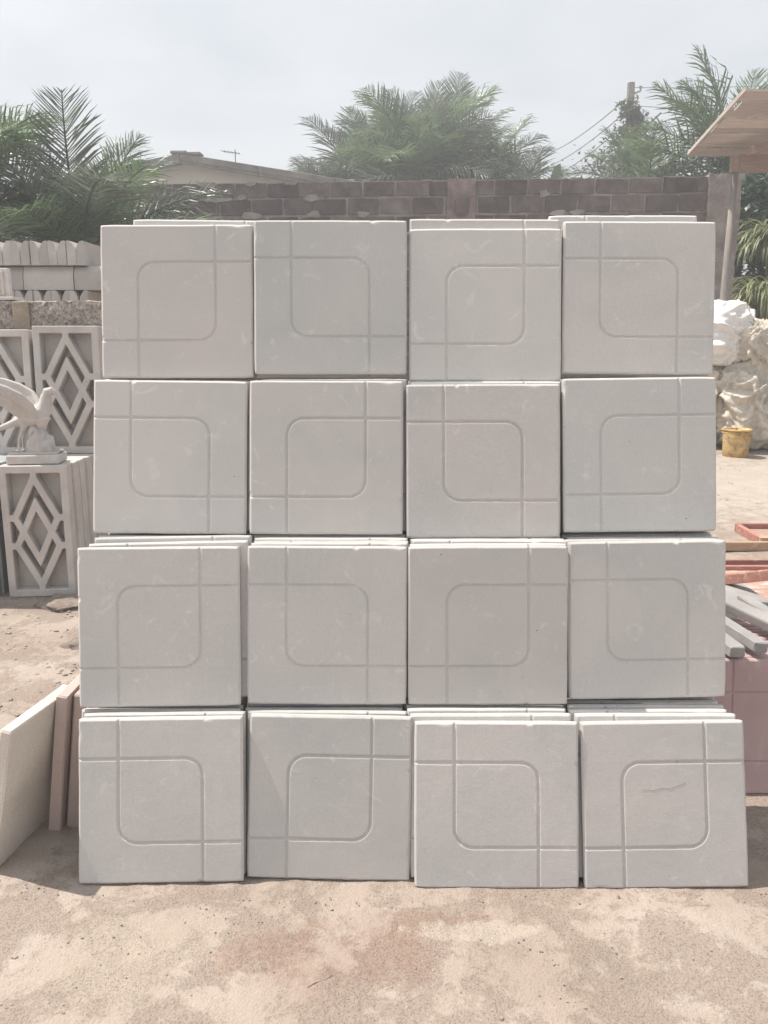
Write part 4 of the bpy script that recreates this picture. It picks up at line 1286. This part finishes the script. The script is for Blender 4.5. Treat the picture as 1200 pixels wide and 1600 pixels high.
# ------------------------------------------------------------------ timber moulds on the ground at right
def mould(name, x0, x1, y0, y1, hgt, mats, lab, fill=None, yaw=0.0, seed=1):
    zg = gz0(0, (y0 + y1) / 2)
    cx, cy = (x0 + x1) / 2, (y0 + y1) / 2
    root = empty(name, (cx, cy, zg), yaw); tag(root, lab, 'mould', 'timber casting moulds on the ground')
    root.rotation_euler = (.025, 0, yaw)
    w, d = x1 - x0, y1 - y0; t = .035; rnd = random.Random(seed)
    for (c, s_, mt) in (((0, d / 2 - t / 2, hgt / 2 + .004), (w, t, hgt), mats[0]), ((0, -d / 2 + t / 2, hgt / 2 + .004), (w, t, hgt), mats[1]),
                        ((-w / 2 + t / 2, 0, hgt / 2 + .002), (t, d - 2 * t - .004, hgt), mats[2]), ((w / 2 - t / 2, 0, hgt / 2 + .002), (t, d - 2 * t - .004, hgt), mats[2])):
        m = MB(); m.box((0, 0, 0), s_, None, .004, .003, rnd)
        link('side_board', m.mesh('side_board', M[mt]), root, Matrix.Translation(c))
    if fill:
        k = fill[0]; dd = (d - 2 * t - .01) / k
        for i in range(k):
            m = MB(); m.box((0, 0, 0), (w - 2 * t - .01, dd - .008, .022), None, .004, .003, rnd)
            link('bottom_board', m.mesh('bottom_board', M[fill[1]]), root, Matrix.Translation((0, -d / 2 + t + .005 + dd * (i + .5), .022 + rnd.uniform(0, .004))))
mould('timber_mould', 2.86, 3.9, 5.90, 6.36, .075, ('redwood', 'orangewood', 'redwood'), 'red timber mould lying farthest back, corner showing beside the stack', (2, 'redplank'), .0, 2)
mould('timber_mould', 2.2, 3.5, 5.33, 5.83, .07, ('orangewood', 'redwood', 'orangewood'), 'timber mould with orange back board and sandy floor, middle one', None, .0, 4)
mould('timber_mould', 1.9, 3.2, 4.42, 5.27, .055, ('redwood', 'orangewood', 'redwood'), 'nearest timber mould with worn red floor boards', (4, 'redplank'), .0, 6)
o = link('red_timber', jit_box_mesh('red_timber', (.05, .62, .06), M['redwood'], 4, .005, .003))
o.location = (1.93, 4.34, .30); o.rotation_euler = (radians(-20), 0, radians(28))
tag(o, 'red painted timber bar propped up behind the grey bars', 'timber')
pr = link('concrete_bar', jit_box_mesh('concrete_bar', (.30, .40, .24), M['bar'], 14, .01, .006)); pr.location = (1.9, 4.25, .155)
tag(pr, 'grey concrete lump propping the red timber bar, hidden behind the stack', 'block')

# ------------------------------------------------------------------ bush and cane at right, beyond the wall end
bs = empty('dark_bush', (7.0, 14.6, .27)); tag(bs, 'dark leafy bush filling the gap right of the wall end', 'bush')
tangle([((-1.2, 0, 3.2), .9), ((-.4, .2, 3.4), 1.0), ((.8, .2, 3.3), 1.1), ((-1.1, 0, 2.0), .9), ((0, 0, 2.2), 1.1), ((1.2, 0, 2.1), 1.1), ((-1.0, 0, .9), .9), ((.2, 0, .9), 1.0), ((1.4, 0, .9), 1.0), ((2.2, .2, 2.8), 1.2)],
       24000, M['bush'], 'foliage', bs, 8, .19, 700)
m = MB()
for k in range(6):
    m.tube([(-.9 + .4 * k, .1, 0), (-.8 + .38 * k, .1, 1.8), (-.7 + .4 * k, 0, 3.2)], [.05, .04, .02], 6)
link('stem', m.mesh('stem', M['twig']), bs)
def cane(x, y, z, n, L, lab, seed):
    root = empty('cane_clump', (x, y, z)); tag(root, lab, 'grass clump', 'light cane grass at the right')
    rnd = random.Random(seed); m = MB()
    for i in range(n):
        a = rnd.uniform(0, 6.28); e = rnd.uniform(.5, 1.45); l = L * rnd.uniform(.55, 1.1)
        h = Vector((cos(a), sin(a), 0)); s_ = Vector((-sin(a), cos(a), 0)); w = .016 * rnd.uniform(.7, 1.3)
        b = Vector((rnd.gauss(0, .12), rnd.gauss(0, .12), 0)); vs = []; p = b.copy(); an = e
        for k in range(7):
            q = (.6, 1, 1, .9, .75, .5, .06)[k]
            vs += [p - s_ * w * q, p + s_ * w * q]
            p = p + (h * cos(an) + Vector((0, 0, sin(an)))) * (l / 6); an -= .42
        m.add(vs, [(2 * k, 2 * k + 1, 2 * k + 3, 2 * k + 2) for k in range(6)])
    link('blades', m.mesh('blades', M['cane'], True), root)
    m = MB()
    for k in range(6):
        m.tube([(rnd.gauss(0, .08), rnd.gauss(0, .08), -z + gz0(0, y)), (rnd.gauss(0, .05), rnd.gauss(0, .05), 0.05)], [.02, .012], 6)
    link('stalks', m.mesh('stalks', M['cane']), root)
for i, (x, y, z, n, L, lab) in enumerate([(6.15, 13.3, 3.05, 340, 1.0, 'upper pale cane tuft arching against the dark bush'), (6.0, 13.1, 2.2, 340, 1.0, 'lower pale cane tuft just above the sacks'),
                               (6.75, 13.25, 2.6, 260, 1.0, 'pale cane tuft farthest right beside the bush'), (5.85, 12.95, 1.55, 240, .8, 'short cane tuft behind the sacks next to the wall end')]):
    cane(x, y, z, n, L, lab, i)

# ------------------------------------------------------------------ stones, pebbles, twig
def stone_mesh(seed, sub=2):
    bm = bmesh.new(); bmesh.ops.create_icosphere(bm, subdivisions=sub, radius=1)
    for v in bm.verts:
        k = 1 + .35 * fbm(v.co.x * 1.3 + seed, v.co.y * 1.3, v.co.z * 1.3, 3); v.co *= k
    return bm
def pebbles():
    rnd = random.Random(77); base = []
    for i in range(6):
        bm = stone_mesh(i * 3.3, 1); bm.verts.ensure_lookup_table()
        base.append(([v.co.copy() for v in bm.verts], [tuple(v.index for v in f.verts) for f in bm.faces])); bm.free()
    m = MB()
    def scat(n, x0, x1, y0, y1, s0, s1):
        for _ in range(n):
            x, y = rnd.uniform(x0, x1), rnd.uniform(y0, y1)
            if fbm(x * 1.8, y * 1.8, 9, 3) < rnd.uniform(-.5, .35): continue
            if -1.0 < x < 1.12 and y > 2.1: continue
            s_ = s0 + (s1 - s0) * rnd.random() ** 3
            v, f = rnd.choice(base)
            z = gz0(x, y) + (.016 * fbm(x * 1.3, y * 1.3, 3.1, 3) if True else 0)
            z += 0.0055 * fbm(x * 9, y * 9, 1.7, 4) + .010 * max(0, fbm(x * 4, y * 4, 8.2, 4) - .12)
            m.add(v, f, Matrix.Translation((x, y, z + s_ * .15)) @ Matrix.Rotation(rnd.uniform(0, 6), 4, 'Z') @ Matrix.Diagonal((s_, s_ * .8, s_ * .5, 1)))
    scat(2600, -1.3, 1.3, 1.45, 2.16, .0009, .0042)
    scat(60, -1.3, 1.3, 1.45, 2.16, .004, .008)
    scat(1500, -1.6, -.9, 2.1, 3.0, .0012, .005)
    scat(3500, -2.9, -.9, 2.7, 4.8, .002, .017)
    scat(700, 1.2, 4.5, 3.0, 9.5, .004, .014)
    o = m.build('pebbles', M['pebble']); tag(o, 'small pebbles and crumbs scattered over the sand', 'pebbles', kind='stuff')
pebbles()
for i, (x, y, sx, sy, sz, rz, lab) in enumerate([
    (-1.55, 4.02, .17, .07, .035, .15, 'flat crust of hardened mortar on the sand left of the stack'),
    (-1.93, 4.66, .15, .16, .035, .5, 'low heap of sand against the breeze block stack corner'),
    (-1.66, 4.9, .20, .24, .06, .2, 'sandy mound between the breeze blocks and the grey stack')]):
    bm = stone_mesh(i * 5 + 2, 3)
    for v in bm.verts:
        v.co += v.co.normalized() * .12 * fbm(v.co.x * 4, v.co.y * 4, v.co.z * 4 + i, 3)
    me = bpy.data.meshes.new('mortar_lump'); bm.to_mesh(me); bm.free(); me.materials.append(M['ground'])
    me.polygons.foreach_set('use_smooth', [True] * len(me.polygons))
    o = link('mortar_lump', me); o.location = (x, y, gz0(x, y) + sz * .2); o.scale = (sx, sy, sz); o.rotation_euler = (0, 0, rz)
    tag(o, lab, 'rubble')
m = MB(); m.tube([(0, 0, .004), (.018, .012, .006), (.04, .02, .005), (.062, .038, .006)], [.0007, .0009, .0008, .0005], 6)
o = m.build('twig', M['twig']); o.location = (-.195, 1.74, .004); tag(o, 'thin dark twig lying on the sand in front of the stack', 'twig')

# ------------------------------------------------------------------ hazy air
m = MB(); m.box((0, 190, 4.95), (900, 520, 12.3))
hz = m.build('haze', None); tag(hz, 'thin pale haze hanging over the whole yard', 'haze', kind='stuff')
hm = bpy.data.materials.new('haze_air'); hm.use_nodes = True; hm.node_tree.nodes.clear()
ho = hm.node_tree.nodes.new('ShaderNodeOutputMaterial'); pv = hm.node_tree.nodes.new('ShaderNodeVolumePrincipled')
pv.inputs['Color'].default_value = (0.93, 0.95, 0.97, 1); pv.inputs['Density'].default_value = 0.0094; pv.inputs['Anisotropy'].default_value = 0.25
hm.node_tree.links.new(pv.outputs[0], ho.inputs['Volume'])
hz.data.materials.append(hm)
